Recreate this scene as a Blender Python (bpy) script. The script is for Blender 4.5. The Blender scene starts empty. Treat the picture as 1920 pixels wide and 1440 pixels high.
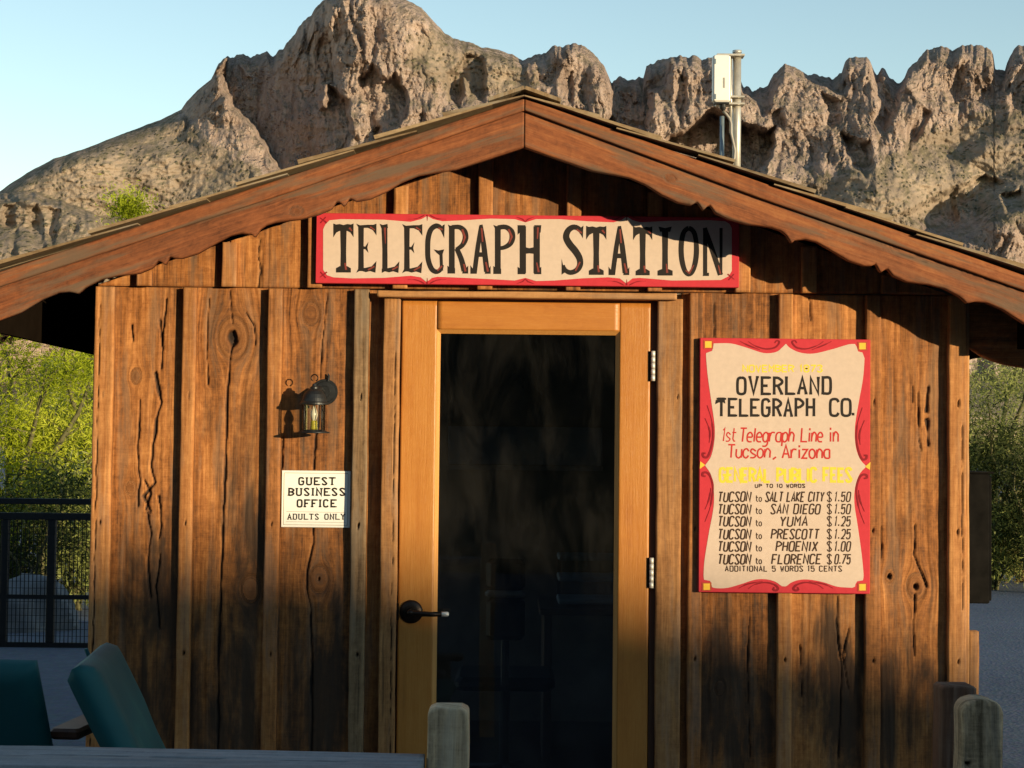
import bpy, math, random
import numpy as np
from mathutils import Vector, Matrix
R = math.radians
sc = bpy.context.scene
col = sc.collection
random.seed(7)

# ------------------------------------------------------------------ camera, sky, sun, exposure
CAM = Vector((0.0, -6.0, 1.5)); FPX = 3132.0
PITCH, ROLL = R(2.23), R(0.62)
cd = bpy.data.cameras.new('camera'); cam = bpy.data.objects.new('camera', cd); col.objects.link(cam)
cd.sensor_width = 36; cd.lens = FPX / 1920 * 36; cd.clip_start = 0.05; cd.clip_end = 6000
CROT = Matrix.Rotation(R(90) + PITCH, 3, 'X') @ Matrix.Rotation(ROLL, 3, 'Z')
cam.matrix_world = Matrix.Translation(CAM) @ CROT.to_4x4()
sc.camera = cam

SUN_AZ, SUN_EL = 46.0, 5.5          # sun low, behind the camera and to its right
w = bpy.data.worlds.new('World'); sc.world = w; w.use_nodes = True
nt = w.node_tree; bg = nt.nodes['Background']
sky = nt.nodes.new('ShaderNodeTexSky'); sky.sky_type = 'NISHITA'; sky.sun_disc = False
sky.sun_elevation = R(SUN_EL); sky.sun_rotation = R(180 - SUN_AZ)
sky.air_density = 1.0; sky.dust_density = 0.0; sky.ozone_density = 1.2
nt.links.new(sky.outputs[0], bg.inputs[0]); bg.inputs[1].default_value = 0.15
sd = bpy.data.lights.new('sun', 'SUN'); sun = bpy.data.objects.new('sun', sd); col.objects.link(sun)
sd.energy = 3.5; sd.angle = R(0.5); sd.color = (1.0, 0.80, 0.50)
SDIR = Vector((math.sin(R(SUN_AZ)) * math.cos(R(SUN_EL)), -math.cos(R(SUN_AZ)) * math.cos(R(SUN_EL)), math.sin(R(SUN_EL))))
sun.rotation_euler = SDIR.to_track_quat('Z', 'Y').to_euler()
sun.location = (25, -25, 12)
sc.view_settings.view_transform = 'Standard'; sc.view_settings.look = 'None'
sc.view_settings.exposure = 1.0; sc.view_settings.gamma = 1
sc.cycles.max_bounces = 6; sc.cycles.transparent_max_bounces = 12

def P(px, py, Y=0.0):
    """point of the photograph (1920 x 1440) carried out to the plane y = Y"""
    d = CROT @ Vector(((px - 960) / FPX, (720 - py) / FPX, -1.0))
    return CAM + d * ((Y - CAM.y) / d.y)
def PX(px, py, Y=0.0): return P(px, py, Y).x
def PZ(px, py, Y=0.0): return P(px, py, Y).z

# ------------------------------------------------------------------ noise
def _h(ix, iy, seed):
    n = (ix.astype(np.int64) * 374761393 + iy.astype(np.int64) * 668265263 + seed * 1442695041) & 0x7fffffff
    n = ((n ^ (n >> 13)) * 1274126177) & 0x7fffffff
    n = ((n ^ (n >> 16)) * 668265263) & 0x7fffffff
    return ((n ^ (n >> 15)) & 0xffffff) / float(0xffffff)
def vn(x, y, seed=0):
    x, y = np.broadcast_arrays(np.asarray(x, float), np.asarray(y, float))
    ix = np.floor(x); iy = np.floor(y); fx = x - ix; fy = y - iy
    fx = fx * fx * fx * (fx * (fx * 6 - 15) + 10); fy = fy * fy * fy * (fy * (fy * 6 - 15) + 10)
    a = _h(ix, iy, seed); b = _h(ix + 1, iy, seed); c = _h(ix, iy + 1, seed); d = _h(ix + 1, iy + 1, seed)
    return (a + (b - a) * fx) * (1 - fy) + (c + (d - c) * fx) * fy - 0.5      # -.5 .. .5
def fbm(x, y, seed=0, o=4, g=0.5):
    s = 0; a = 1
    for k in range(o):
        s = s + a * vn(np.asarray(x) * 2 ** k + 13.7 * k, np.asarray(y) * 2 ** k + 7.3 * k, seed + k); a *= g
    return s
def ridged(x, y, seed=0, o=4, g=0.5):
    s = 0; a = 1
    for k in range(o):
        s = s + a * (0.5 - 2 * np.abs(vn(np.asarray(x) * 2 ** k + 3.1 * k, np.asarray(y) * 2 ** k, seed + k))); a *= g
    return s

def worley(x, y, seed=0):
    x, y = np.broadcast_arrays(np.asarray(x, float), np.asarray(y, float)); ix = np.floor(x); iy = np.floor(y); d = np.full(x.shape, 9.0)
    for a in (-1, 0, 1):
        for b in (-1, 0, 1):
            cx = ix + a + _h(ix + a, iy + b, seed); cy = iy + b + _h(ix + a, iy + b, seed + 77); d = np.minimum(d, (cx - x) ** 2 + (cy - y) ** 2)
    return np.sqrt(d)
def blocks(x, y, seed=0):
    """angular blocks: a tilted plane per cell, breaks at the cell edges"""
    x, y = np.broadcast_arrays(np.asarray(x, float), np.asarray(y, float)); ix = np.floor(x); iy = np.floor(y); d = np.full(x.shape, 9.0); v = np.zeros(x.shape)
    for a in (-1, 0, 1):
        for b in (-1, 0, 1):
            h1 = _h(ix + a, iy + b, seed); h2 = _h(ix + a, iy + b, seed + 77); cx = ix + a + h1; cy = iy + b + h2
            q = np.abs(cx - x) + .8 * np.abs(cy - y); m = q < d
            h3 = _h(ix + a, iy + b, seed + 5) - .5; h4 = _h(ix + a, iy + b, seed + 9) - .5
            v = np.where(m, h3 + 1.1 * h4 * (x - cx) + .5 * h3 * (y - cy), v); d = np.where(m, q, d)
    return v
# ------------------------------------------------------------------ object helpers
def wloc(o):
    v = Vector((0, 0, 0))
    while o is not None: v = v + o.location; o = o.parent
    return v
def tag(o, label=None, cat=None, group=None, kind=None):
    if label: o['label'] = label
    if cat: o['category'] = cat
    if group: o['group'] = group
    if kind: o['kind'] = kind
    return o
def empty(name, loc, label, cat, group=None):
    o = bpy.data.objects.new(name, None); col.objects.link(o); o.location = loc
    o.empty_display_size = 0.1
    return tag(o, label, cat, group)
def mesh(name, V, F, mat, parent=None, smooth=False, attrs=None, base=None):
    """V world coordinates; F list of polygons or an (n,4)/(n,3) array"""
    V = np.asarray(V, dtype=np.float64).reshape(-1, 3)
    o0 = np.array(wloc(parent)) if parent is not None else np.array(base if base is not None else (0, 0, 0), float)
    V = V - o0
    me = bpy.data.meshes.new(name)
    if isinstance(F, np.ndarray):
        n, k = F.shape
        me.vertices.add(len(V)); me.vertices.foreach_set('co', V.astype(np.float32).ravel())
        me.loops.add(n * k); me.loops.foreach_set('vertex_index', F.astype(np.int32).ravel())
        me.polygons.add(n); me.polygons.foreach_set('loop_start', np.arange(0, n * k, k, dtype=np.int32))
        me.polygons.foreach_set('loop_total', np.full(n, k, dtype=np.int32))
        me.update(calc_edges=True); me.validate()
    else:
        me.from_pydata([tuple(v) for v in V], [], F); me.update()
    for an, av in (attrs or {}).items():
        a = me.attributes.new(an, 'FLOAT', 'POINT'); a.data.foreach_set('value', np.asarray(av, dtype=np.float32).ravel())
    if smooth: me.polygons.foreach_set('use_smooth', np.ones(len(me.polygons), dtype=bool))
    if mat is not None: me.materials.append(mat)
    o = bpy.data.objects.new(name, me); col.objects.link(o)
    if parent is not None: o.parent = parent
    elif base is not None: o.location = base
    return o

class MB:
    def __init__(s): s.v = []; s.f = []
    def add(s, V, F):
        b = len(s.v); s.v += [tuple(p) for p in V]; s.f += [tuple(i + b for i in f) for f in F]; return s
    def box(s, x0, x1, y0, y1, z0, z1, M=None, bev=0.0):
        if bev > 0:
            b = min(bev, (x1 - x0) * .45, (y1 - y0) * .45, (z1 - z0) * .45)
            V = []
            for z, k in ((z0, b), (z0 + b, 0), (z1 - b, 0), (z1, b)):
                xa, xb, ya, yb = x0 + k, x1 - k, y0 + k, y1 - k
                c = b
                V += [(xa + c, ya, z), (xb - c, ya, z), (xb, ya + c, z), (xb, yb - c, z), (xb - c, yb, z), (xa + c, yb, z), (xa, yb - c, z), (xa, ya + c, z)]
            F = [tuple(range(7, -1, -1)), tuple(range(24, 32))]
            for r in range(3):
                for i in range(8): F.append((r * 8 + i, r * 8 + (i + 1) % 8, r * 8 + 8 + (i + 1) % 8, r * 8 + 8 + i))
        else:
            V = [(x, y, z) for z in (z0, z1) for x, y in ((x0, y0), (x1, y0), (x1, y1), (x0, y1))]
            F = [(3, 2, 1, 0), (4, 5, 6, 7), (0, 1, 5, 4), (1, 2, 6, 5), (2, 3, 7, 6), (3, 0, 4, 7)]
        if M is not None: V = [tuple(M @ Vector(p)) for p in V]
        return s.add(V, F)
    def tube(s, pts, r, n=8, cap=True):
        pts = [Vector(p) for p in pts]; rr = r if isinstance(r, (list, tuple)) else [r] * len(pts)
        V = []; F = []; up = None
        for i, p in enumerate(pts):
            t = (pts[min(i + 1, len(pts) - 1)] - pts[max(i - 1, 0)]).normalized()
            if up is None: up = t.orthogonal().normalized()
            up = (up - t * up.dot(t)).normalized(); q = t.cross(up)
            for k in range(n):
                a = 2 * math.pi * k / n; V.append(p + (up * math.cos(a) + q * math.sin(a)) * rr[i])
        for i in range(len(pts) - 1):
            for k in range(n): F.append((i * n + k, i * n + (k + 1) % n, (i + 1) * n + (k + 1) % n, (i + 1) * n + k))
        if cap: F.append(tuple(range(n - 1, -1, -1))); F.append(tuple(range((len(pts) - 1) * n, len(pts) * n)))
        return s.add(V, F)
    def lathe(s, prof, c, axis='Z', n=24, a0=0, a1=2 * math.pi):
        """prof: (radius, height) pairs round an axis through c"""
        V = []; F = []; c = Vector(c)
        for r, h in prof:
            for k in range(n):
                a = a0 + (a1 - a0) * k / n; x, y = r * math.cos(a), r * math.sin(a)
                V.append(c + (Vector((x, y, h)) if axis == 'Z' else Vector((x, h, y)) if axis == 'Y' else Vector((h, x, y))))
        for i in range(len(prof) - 1):
            for k in range(n): F.append((i * n + k, i * n + (k + 1) % n, (i + 1) * n + (k + 1) % n, (i + 1) * n + k))
        return s.add(V, F)
    def obj(s, name, mat, parent=None, smooth=False, base=None): return mesh(name, s.v, s.f, mat, parent, smooth, base=base)

# ------------------------------------------------------------------ materials
def newmat(name):
    m = bpy.data.materials.new(name); m.use_nodes = True
    n = m.node_tree; b = n.nodes['Principled BSDF']
    return m, n, b
def N(n, t, **kw):
    x = n.nodes.new(t)
    for k, v in kw.items(): setattr(x, k, v)
    return x
def lk(n, a, b): n.links.new(a, b)
def mathn(n, op, a, b=None, c=None):
    x = N(n, 'ShaderNodeMath', operation=op)
    for i, v in enumerate((a, b, c)):
        if v is None: continue
        if isinstance(v, (int, float)): x.inputs[i].default_value = v
        else: lk(n, v, x.inputs[i])
    return x.outputs[0]
def ramp(n, fac, stops):
    x = N(n, 'ShaderNodeValToRGB'); e = x.color_ramp.elements
    while len(e) < len(stops): e.new(0.5)
    for q, (p, c) in zip(e, stops): q.position = p; q.color = (c[0], c[1], c[2], 1)
    lk(n, fac, x.inputs[0]); return x.outputs[0]
def mixc(n, f, a, b, mode='MIX'):
    x = N(n, 'ShaderNodeMix', data_type='RGBA', blend_type=mode)
    for i, v in ((0, f), (6, a), (7, b)):
        if isinstance(v, (int, float)): x.inputs[i].default_value = v
        elif isinstance(v, tuple): x.inputs[i].default_value = (v[0], v[1], v[2], 1)
        else: lk(n, v, x.inputs[i])
    return x.outputs[2]
def noise(n, vec, scale=5, detail=4, rough=0.55, dist=0.0):
    x = N(n, 'ShaderNodeTexNoise'); x.inputs['Scale'].default_value = scale; x.inputs['Detail'].default_value = detail
    x.inputs['Roughness'].default_value = rough; x.inputs['Distortion'].default_value = dist
    if vec is not None: lk(n, vec, x.inputs['Vector'])
    return x.outputs[0]
def attr(n, name): return N(n, 'ShaderNodeAttribute', attribute_name=name).outputs['Fac']
def comb(n, *v):
    x = N(n, 'ShaderNodeCombineXYZ')
    for i, a in enumerate(v):
        if isinstance(a, (int, float)): x.inputs[i].default_value = a
        else: lk(n, a, x.inputs[i])
    return x.outputs[0]
def bump(n, b, h, strength=0.3, dist=0.002):
    x = N(n, 'ShaderNodeBump'); x.inputs['Strength'].default_value = strength; x.inputs['Distance'].default_value = dist
    lk(n, h, x.inputs['Height']); lk(n, x.outputs[0], b.inputs['Normal'])
def objvec(n, sx=1, sy=1, sz=1):
    t = N(n, 'ShaderNodeTexCoord'); m = N(n, 'ShaderNodeMapping'); m.inputs['Scale'].default_value = (sx, sy, sz)
    lk(n, t.outputs['Object'], m.inputs[0]); return m.outputs[0]

def wood(name, dark, mid, light, grey=(0.2, 0.17, 0.14), greyamt=0.25, stain=(0.035, 0.022, 0.014), stainamt=0.5, rough=0.75, spec=0.25, contrast=1.0, saw=0.3):
    m, n, b = newmat(name)
    psi, vv, crk, kn, bid = (attr(n, a) for a in ('psi', 'vv', 'crk', 'knot', 'bid'))
    off = mathn(n, 'MULTIPLY', bid, 31.7)
    v1 = comb(n, mathn(n, 'MULTIPLY', psi, 190.0), mathn(n, 'MULTIPLY', vv, 5.5), off)
    v2 = comb(n, mathn(n, 'MULTIPLY', psi, 50.0), mathn(n, 'MULTIPLY', vv, 1.9), off)
    v3 = comb(n, mathn(n, 'MULTIPLY', psi, 11.0), mathn(n, 'MULTIPLY', vv, 3.0), off)
    v4 = comb(n, mathn(n, 'MULTIPLY', psi, 22.0), mathn(n, 'MULTIPLY', vv, 230.0), off)
    v5 = comb(n, mathn(n, 'MULTIPLY', psi, 620.0), mathn(n, 'MULTIPLY', vv, 26.0), off)
    v8 = comb(n, mathn(n, 'MULTIPLY', psi, 42.0), mathn(n, 'MULTIPLY', vv, 30.0), mathn(n, 'ADD', off, 2.2))
    fine = noise(n, v1, 1, 4, .68); med = noise(n, v2, 1, 4, .62, .5); big = noise(n, v3, 1, 4, .6, .8)
    sawn = noise(n, v4, 1, 3, .6); fib = noise(n, v5, 1, 2, .6); mot = noise(n, v8, 1, 5, .7, .4)
    t = mathn(n, 'ADD', mathn(n, 'MULTIPLY', fine, .34 * contrast), mathn(n, 'MULTIPLY', med, .42 * contrast))
    t = mathn(n, 'ADD', t, mathn(n, 'MULTIPLY', big, .36))
    t = mathn(n, 'ADD', t, mathn(n, 'MULTIPLY', mathn(n, 'SUBTRACT', bid, .5), .20))
    t = mathn(n, 'ADD', t, mathn(n, 'MULTIPLY', fib, .14))
    t = mathn(n, 'ADD', t, mathn(n, 'MULTIPLY', mot, .40 * contrast))
    t = mathn(n, 'ADD', t, mathn(n, 'MULTIPLY', sawn, .45 * saw))
    t = mathn(n, 'SUBTRACT', t, .33 + .58 * (contrast - 1) + .225 * saw)
    c = ramp(n, t, [(0.28, dark), (0.50, mid), (0.74, light)])
    # greyed patches
    v6 = comb(n, mathn(n, 'MULTIPLY', psi, 22.0), mathn(n, 'MULTIPLY', vv, 2.2), mathn(n, 'ADD', off, 4.4))
    gm = noise(n, v6, 1, 5, .65)
    gf = mathn(n, 'MULTIPLY', N_map(n, gm, .47, .66), greyamt)
    c = mixc(n, gf, c, grey)
    # water marks and old dirt of irregular outline
    v7 = comb(n, mathn(n, 'MULTIPLY', psi, 7.0), mathn(n, 'MULTIPLY', vv, 1.6), mathn(n, 'ADD', off, 9.1))
    sm = noise(n, v7, 1, 6, .68, .7)
    sf = mathn(n, 'MULTIPLY', N_map(n, mathn(n, 'ADD', mathn(n, 'ADD', sm, mathn(n, 'MULTIPLY', mathn(n, 'SUBTRACT', med, .5), .25)), mathn(n, 'MULTIPLY', attr(n, 'stn'), .27)), .50, .80), stainamt)
    c = mixc(n, sf, c, stain)
    c = mixc(n, mathn(n, 'MULTIPLY', kn, .5), c, (0.09, 0.035, 0.014))
    c = mixc(n, mathn(n, 'MULTIPLY', crk, .93), c, (0.012, 0.008, 0.006))
    lk(n, c, b.inputs['Base Color'])
    b.inputs['Roughness'].default_value = rough; b.inputs['Specular IOR Level'].default_value = spec
    h = mathn(n, 'ADD', mathn(n, 'MULTIPLY', fine, .7), mathn(n, 'MULTIPLY', sawn, saw))
    h = mathn(n, 'ADD', h, mathn(n, 'MULTIPLY', fib, .3))
    bump(n, b, h, .55, .0022)
    return m
def N_map(n, val, lo, hi):
    x = N(n, 'ShaderNodeMapRange'); x.clamp = True; x.interpolation_type = 'SMOOTHSTEP'
    x.inputs['From Min'].default_value = lo; x.inputs['From Max'].default_value = hi
    lk(n, val, x.inputs['Value']); return x.outputs[0]

def plain(name, c, rough=.5, metal=0, spec=.5, var=.12, scale=30, bmp=0.0, c2=None):
    m, n, b = newmat(name)
    v = objvec(n)
    f = noise(n, v, scale, 5, .6)
    c2 = c2 or tuple(x * (1 - 2.2 * var) for x in c)
    cc = ramp(n, f, [(0.32, c2), (0.68, c)])
    lk(n, cc, b.inputs['Base Color'])
    b.inputs['Roughness'].default_value = rough; b.inputs['Metallic'].default_value = metal; b.inputs['Specular IOR Level'].default_value = spec
    if bmp: bump(n, b, noise(n, v, scale * 4, 4, .6), bmp, .002)
    return m

M = {}
M['siding'] = wood('rough_sawn_siding', (.070, .026, .009), (.295, .110, .029), (.54, .235, .072), stainamt=.9, greyamt=.5, saw=.4, contrast=1.15, grey=(.15, .105, .07))
M['batten'] = wood('batten_wood', (.10, .038, .012), (.32, .125, .036), (.54, .25, .085), saw=.35, stainamt=.5, greyamt=.3, contrast=.85)
M['greywood'] = wood('weathered_batten_wood', (.08, .046, .022), (.23, .14, .07), (.36, .24, .13), greyamt=.6, grey=(.22, .165, .11), stainamt=.5)
M['trim'] = wood('door_trim_wood', (.20, .085, .028), (.40, .19, .068), (.56, .30, .12), stainamt=.35, greyamt=.3, contrast=.8)
M['rake'] = wood('stained_bargeboard', (.085, .027, .011), (.235, .075, .026), (.36, .145, .05), greyamt=.85, grey=(.13, .088, .056), stainamt=.45, contrast=1.0, saw=.1)
M['door'] = wood('oiled_fir', (.32, .105, .017), (.42, .158, .027), (.50, .215, .046), greyamt=0.0, stainamt=.0, rough=.42, spec=.45, contrast=.55, saw=.02)
M['fencewood'] = wood('weathered_rail_wood', (.13, .088, .048), (.44, .31, .185), (.62, .46, .29), greyamt=.45, grey=(.36, .31, .24), stainamt=.6, stain=(.08, .058, .04), contrast=1.25, saw=.4)
M['railwood'] = wood('grey_rail_wood', (.09, .09, .095), (.18, .185, .195), (.26, .265, .275), greyamt=.4, grey=(.18, .185, .195), stainamt=.4, stain=(.05, .042, .035))
M['postbrown'] = wood('brown_post_wood', (.05, .022, .012), (.10, .045, .025), (.16, .08, .045), greyamt=.3, stainamt=.3)
M['shake'] = wood('cedar_shake', (.10, .062, .030), (.22, .145, .075), (.36, .26, .15), greyamt=.7, grey=(.27, .23, .17), stainamt=.4, saw=.1)
M['soffit'] = plain('shade_black_soffit', (.010, .007, .005), .95, 0, .0, scale=12)  # near-black colour stands in for the shade under the eaves
M['inside'] = plain('dim_interior', (.36, .30, .24), .9, scale=6)
M['floor'] = plain('interior_floor', (.06, .045, .035), .7, scale=8)

# ------------------------------------------------------------------ planks with knots, cracks and grain
def seg_dist(U, V, pl):
    d = np.full(U.shape, 9.0)
    for (a, b), (c, e) in zip(pl[:-1], pl[1:]):
        du, dv = c - a, e - b; L = du * du + dv * dv + 1e-12
        t = np.clip(((U - a) * du + (V - b) * dv) / L, 0, 1)
        d = np.minimum(d, np.hypot(U - a - t * du, V - b - t * dv))
    return d
PSEED = [0]
def plank(name, mat, parent, O, ud, vd, nd, u0, u1, v0, v1, th, du=.005, dv=.012, shear=0.0, knots=(), cracks=(), wob=.0015, rough=.0012, bid=None, base=None, relief=1.0, edge=.003, only=None, stains=()):
    """a board: u across, v along the grain, nd the outward normal of its weathered face"""
    PSEED[0] += 1; sd_ = PSEED[0] * 17
    rng = random.Random(sd_)
    nv = max(2, int((v1 - v0) / dv) + 1); v = np.linspace(v0, v1, nv)
    U0 = (u0(v) if callable(u0) else np.full(nv, u0)) + wob * 2 * fbm(v * 5, v * 0 + .3, sd_, 3)
    U1 = (u1(v) if callable(u1) else np.full(nv, u1)) + wob * 2 * fbm(v * 5, v * 0 + .8, sd_ + 5, 3)
    nu = max(3, int(np.max(U1 - U0) / du) + 2); s = np.linspace(0, 1, nu)
    U = U0[:, None] + (U1 - U0)[:, None] * s[None, :]; V = np.repeat(v[:, None], nu, 1)
    ps = U - shear * V + .010 * fbm(V * 1.1, U * 3, sd_ + 9, 3) + .004 * fbm(V * 4, U * 12, sd_ + 3, 2)
    kn = np.zeros_like(U); disp = np.zeros_like(U); crk = np.zeros_like(U)
    psi = ps.copy()
    for (ku, kv, kr, kd) in knots:
        a = U - ku; b_ = (V - kv) / 1.45; r2 = a * a + b_ * b_; r = np.sqrt(r2)
        psi = psi - a * np.clip(kr * kr * 1.25 / np.maximum(r2, kr * kr * .55), 0, 1.0) * np.exp(-r2 / (kr * 3.4) ** 2)
        ins = np.clip((kr * 1.05 - r) / (kr * .25), 0, 1)
        psi = psi * (1 - ins) + ins * (r * .8 + .5 + .006 * fbm(a * 70, b_ * 70, sd_, 3))
        kn = np.maximum(kn, np.clip((kr - r) / (kr * .35), 0, 1) * (.55 + .45 * np.clip(1 - r / kr, 0, 1)))
        ringe = np.exp(-((r - kr * 1.02) / (kr * .09)) ** 2)
        crk = np.maximum(crk, ringe * .5); disp = disp - ringe * .003
        if kd:
            rr = r * (1 + .5 * fbm(a * 70 + 3, b_ * 70, sd_ + 2, 2))
            hole = np.clip((kr * kd - rr) / (kr * .12), 0, 1); disp = disp - hole * .018; crk = np.maximum(crk, hole)
    for (pl, cw) in cracks:
        cw = cw * .8
        Uw = U + .004 * fbm(V * 22, U * 0 + 1.7, sd_ + 21, 3); d = seg_dist(Uw, V, pl)
        wv = cw * (1 + .9 * fbm(V * 16, V * 0 + 4, sd_ + 31, 2))
        c_ = np.clip((wv - d) / (cw * .55), 0, 1)
        disp = disp - c_ * .010; crk = np.maximum(crk, c_)
    stn = np.zeros_like(U)
    for (su, sv, ru, rv) in stains: stn = np.maximum(stn, np.clip(1.35 - np.hypot((U - su) / (ru * 1.2), (V - sv) / (rv * 1.25)) + .9 * fbm(U * 26, V * 3.5, sd_ + 70, 4), 0, 1))
    # small checks that follow the grain
    chk = np.clip((vn(psi * 160, V * 1.5, sd_ + 41) - .40) / .05, 0, 1) * np.clip((vn(V * 1.3 + 7, U * 9, sd_ + 43)) / .18, 0, 1)
    crk = np.maximum(crk, chk * .55); disp = disp - chk * .0018
    disp = disp + relief * (rough * 1.3 * fbm(psi * 110, V * 3, sd_ + 50, 3) + .0016 * fbm(U * 7, V * 2.2, sd_ + 60, 2))
    e = np.minimum(U - U0[:, None], U1[:, None] - U); disp = disp - edge * np.clip(1 - e / .007, 0, 1) ** 2
    O = np.array(O, float); ud, vd, nd = (np.array(x, float) for x in (ud, vd, nd))
    W = O + U[..., None] * ud + V[..., None] * vd + disp[..., None] * nd
    Bk = O + np.stack([U[:, 0], U[:, -1]], 1)[..., None] * ud + np.stack([V[:, 0], V[:, -1]], 1)[..., None] * vd - th * nd
    i = np.arange(nv * nu).reshape(nv, nu); bb = nv * nu + np.arange(nv * 2).reshape(nv, 2)
    F = [np.stack([i[:-1, :-1], i[:-1, 1:], i[1:, 1:], i[1:, :-1]], -1).reshape(-1, 4),
         np.stack([bb[:-1, 1], bb[:-1, 0], bb[1:, 0], bb[1:, 1]], -1).reshape(-1, 4),
         np.stack([bb[:-1, 0], i[:-1, 0], i[1:, 0], bb[1:, 0]], -1).reshape(-1, 4),
         np.stack([i[:-1, -1], bb[:-1, 1], bb[1:, 1], i[1:, -1]], -1).reshape(-1, 4)]
    cap = []; nb = nv * nu + nv * 2; Ecap = []
    for r_, flip in ((0, True), (nv - 1, False)):
        Ecap.append(O + U[r_][:, None] * ud + V[r_][:, None] * vd - th * nd); e_ = nb + (0 if r_ == 0 else nu) + np.arange(nu)
        q = np.stack([i[r_, :-1], i[r_, 1:], e_[1:], e_[:-1]], -1); cap.append(q[:, ::-1] if flip else q)
    V3 = np.concatenate([W.reshape(-1, 3), Bk.reshape(-1, 3)] + Ecap)
    if bid is None: bid = rng.random()
    n2 = nv * 2 + nu * 2
    bkp = np.concatenate([np.stack([psi[:, 0], psi[:, -1]], 1).ravel(), psi[0], psi[-1]]); bkv = np.concatenate([np.stack([V[:, 0], V[:, -1]], 1).ravel(), V[0], V[-1]])
    A = dict(psi=np.concatenate([psi.ravel(), bkp + th]), vv=np.concatenate([V.ravel(), bkv]),
             crk=np.concatenate([crk.ravel(), np.zeros(n2)]), knot=np.concatenate([kn.ravel(), np.zeros(n2)]), bid=np.full(nv * nu + n2, bid), stn=np.concatenate([stn.ravel(), np.zeros(n2)]))
    data = (V3, np.concatenate(F + cap), A)
    if only is not None: only.append(data); return None
    return plank_mesh(name, [data], mat, parent, base)
def plank_mesh(name, datas, mat, parent=None, base=None):
    Fs = []; b = 0
    for V3, Fq, A in datas: Fs.append(Fq + b); b += len(V3)
    return mesh(name, np.concatenate([d[0] for d in datas]), np.concatenate(Fs), mat, parent, False, {k: np.concatenate([d[2][k] for d in datas]) for k in datas[0][2]}, base)
EX, EY, EZ = (1, 0, 0), (0, 1, 0), (0, 0, 1)
def vplank(name, mat, parent, x0, x1, z0, z1, yf, th, **k):      # an upright board facing the camera
    return plank(name, mat, parent, (0, yf, 0), EX, EZ, (0, -1, 0), x0, x1, z0, z1, th, **k)
def hplank(name, mat, parent, x0, x1, z0, z1, yf, th, **k):      # a lying board facing the camera
    return plank(name, mat, parent, (0, yf, 0), (0, 0, -1), EX, (0, -1, 0), (lambda v: v * 0 - z1) if not callable(z1) else (lambda v: -z1(v)),
                 (lambda v: v * 0 - z0) if not callable(z0) else (lambda v: -z0(v)), x0, x1, th, **k)

#@@HUT
# ------------------------------------------------------------------ the hut
hut = empty('wooden_hut', (0, 1.6, 0), 'small wooden board and batten hut with low gabled shake roof and glazed door', 'hut')
DEPTH = 3.2
def bx(px, py=800): return PX(px, py)
XL, XR = bx(176), bx(1808)
ZT = PZ(960, 546)                      # top of the lower tier of siding
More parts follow.
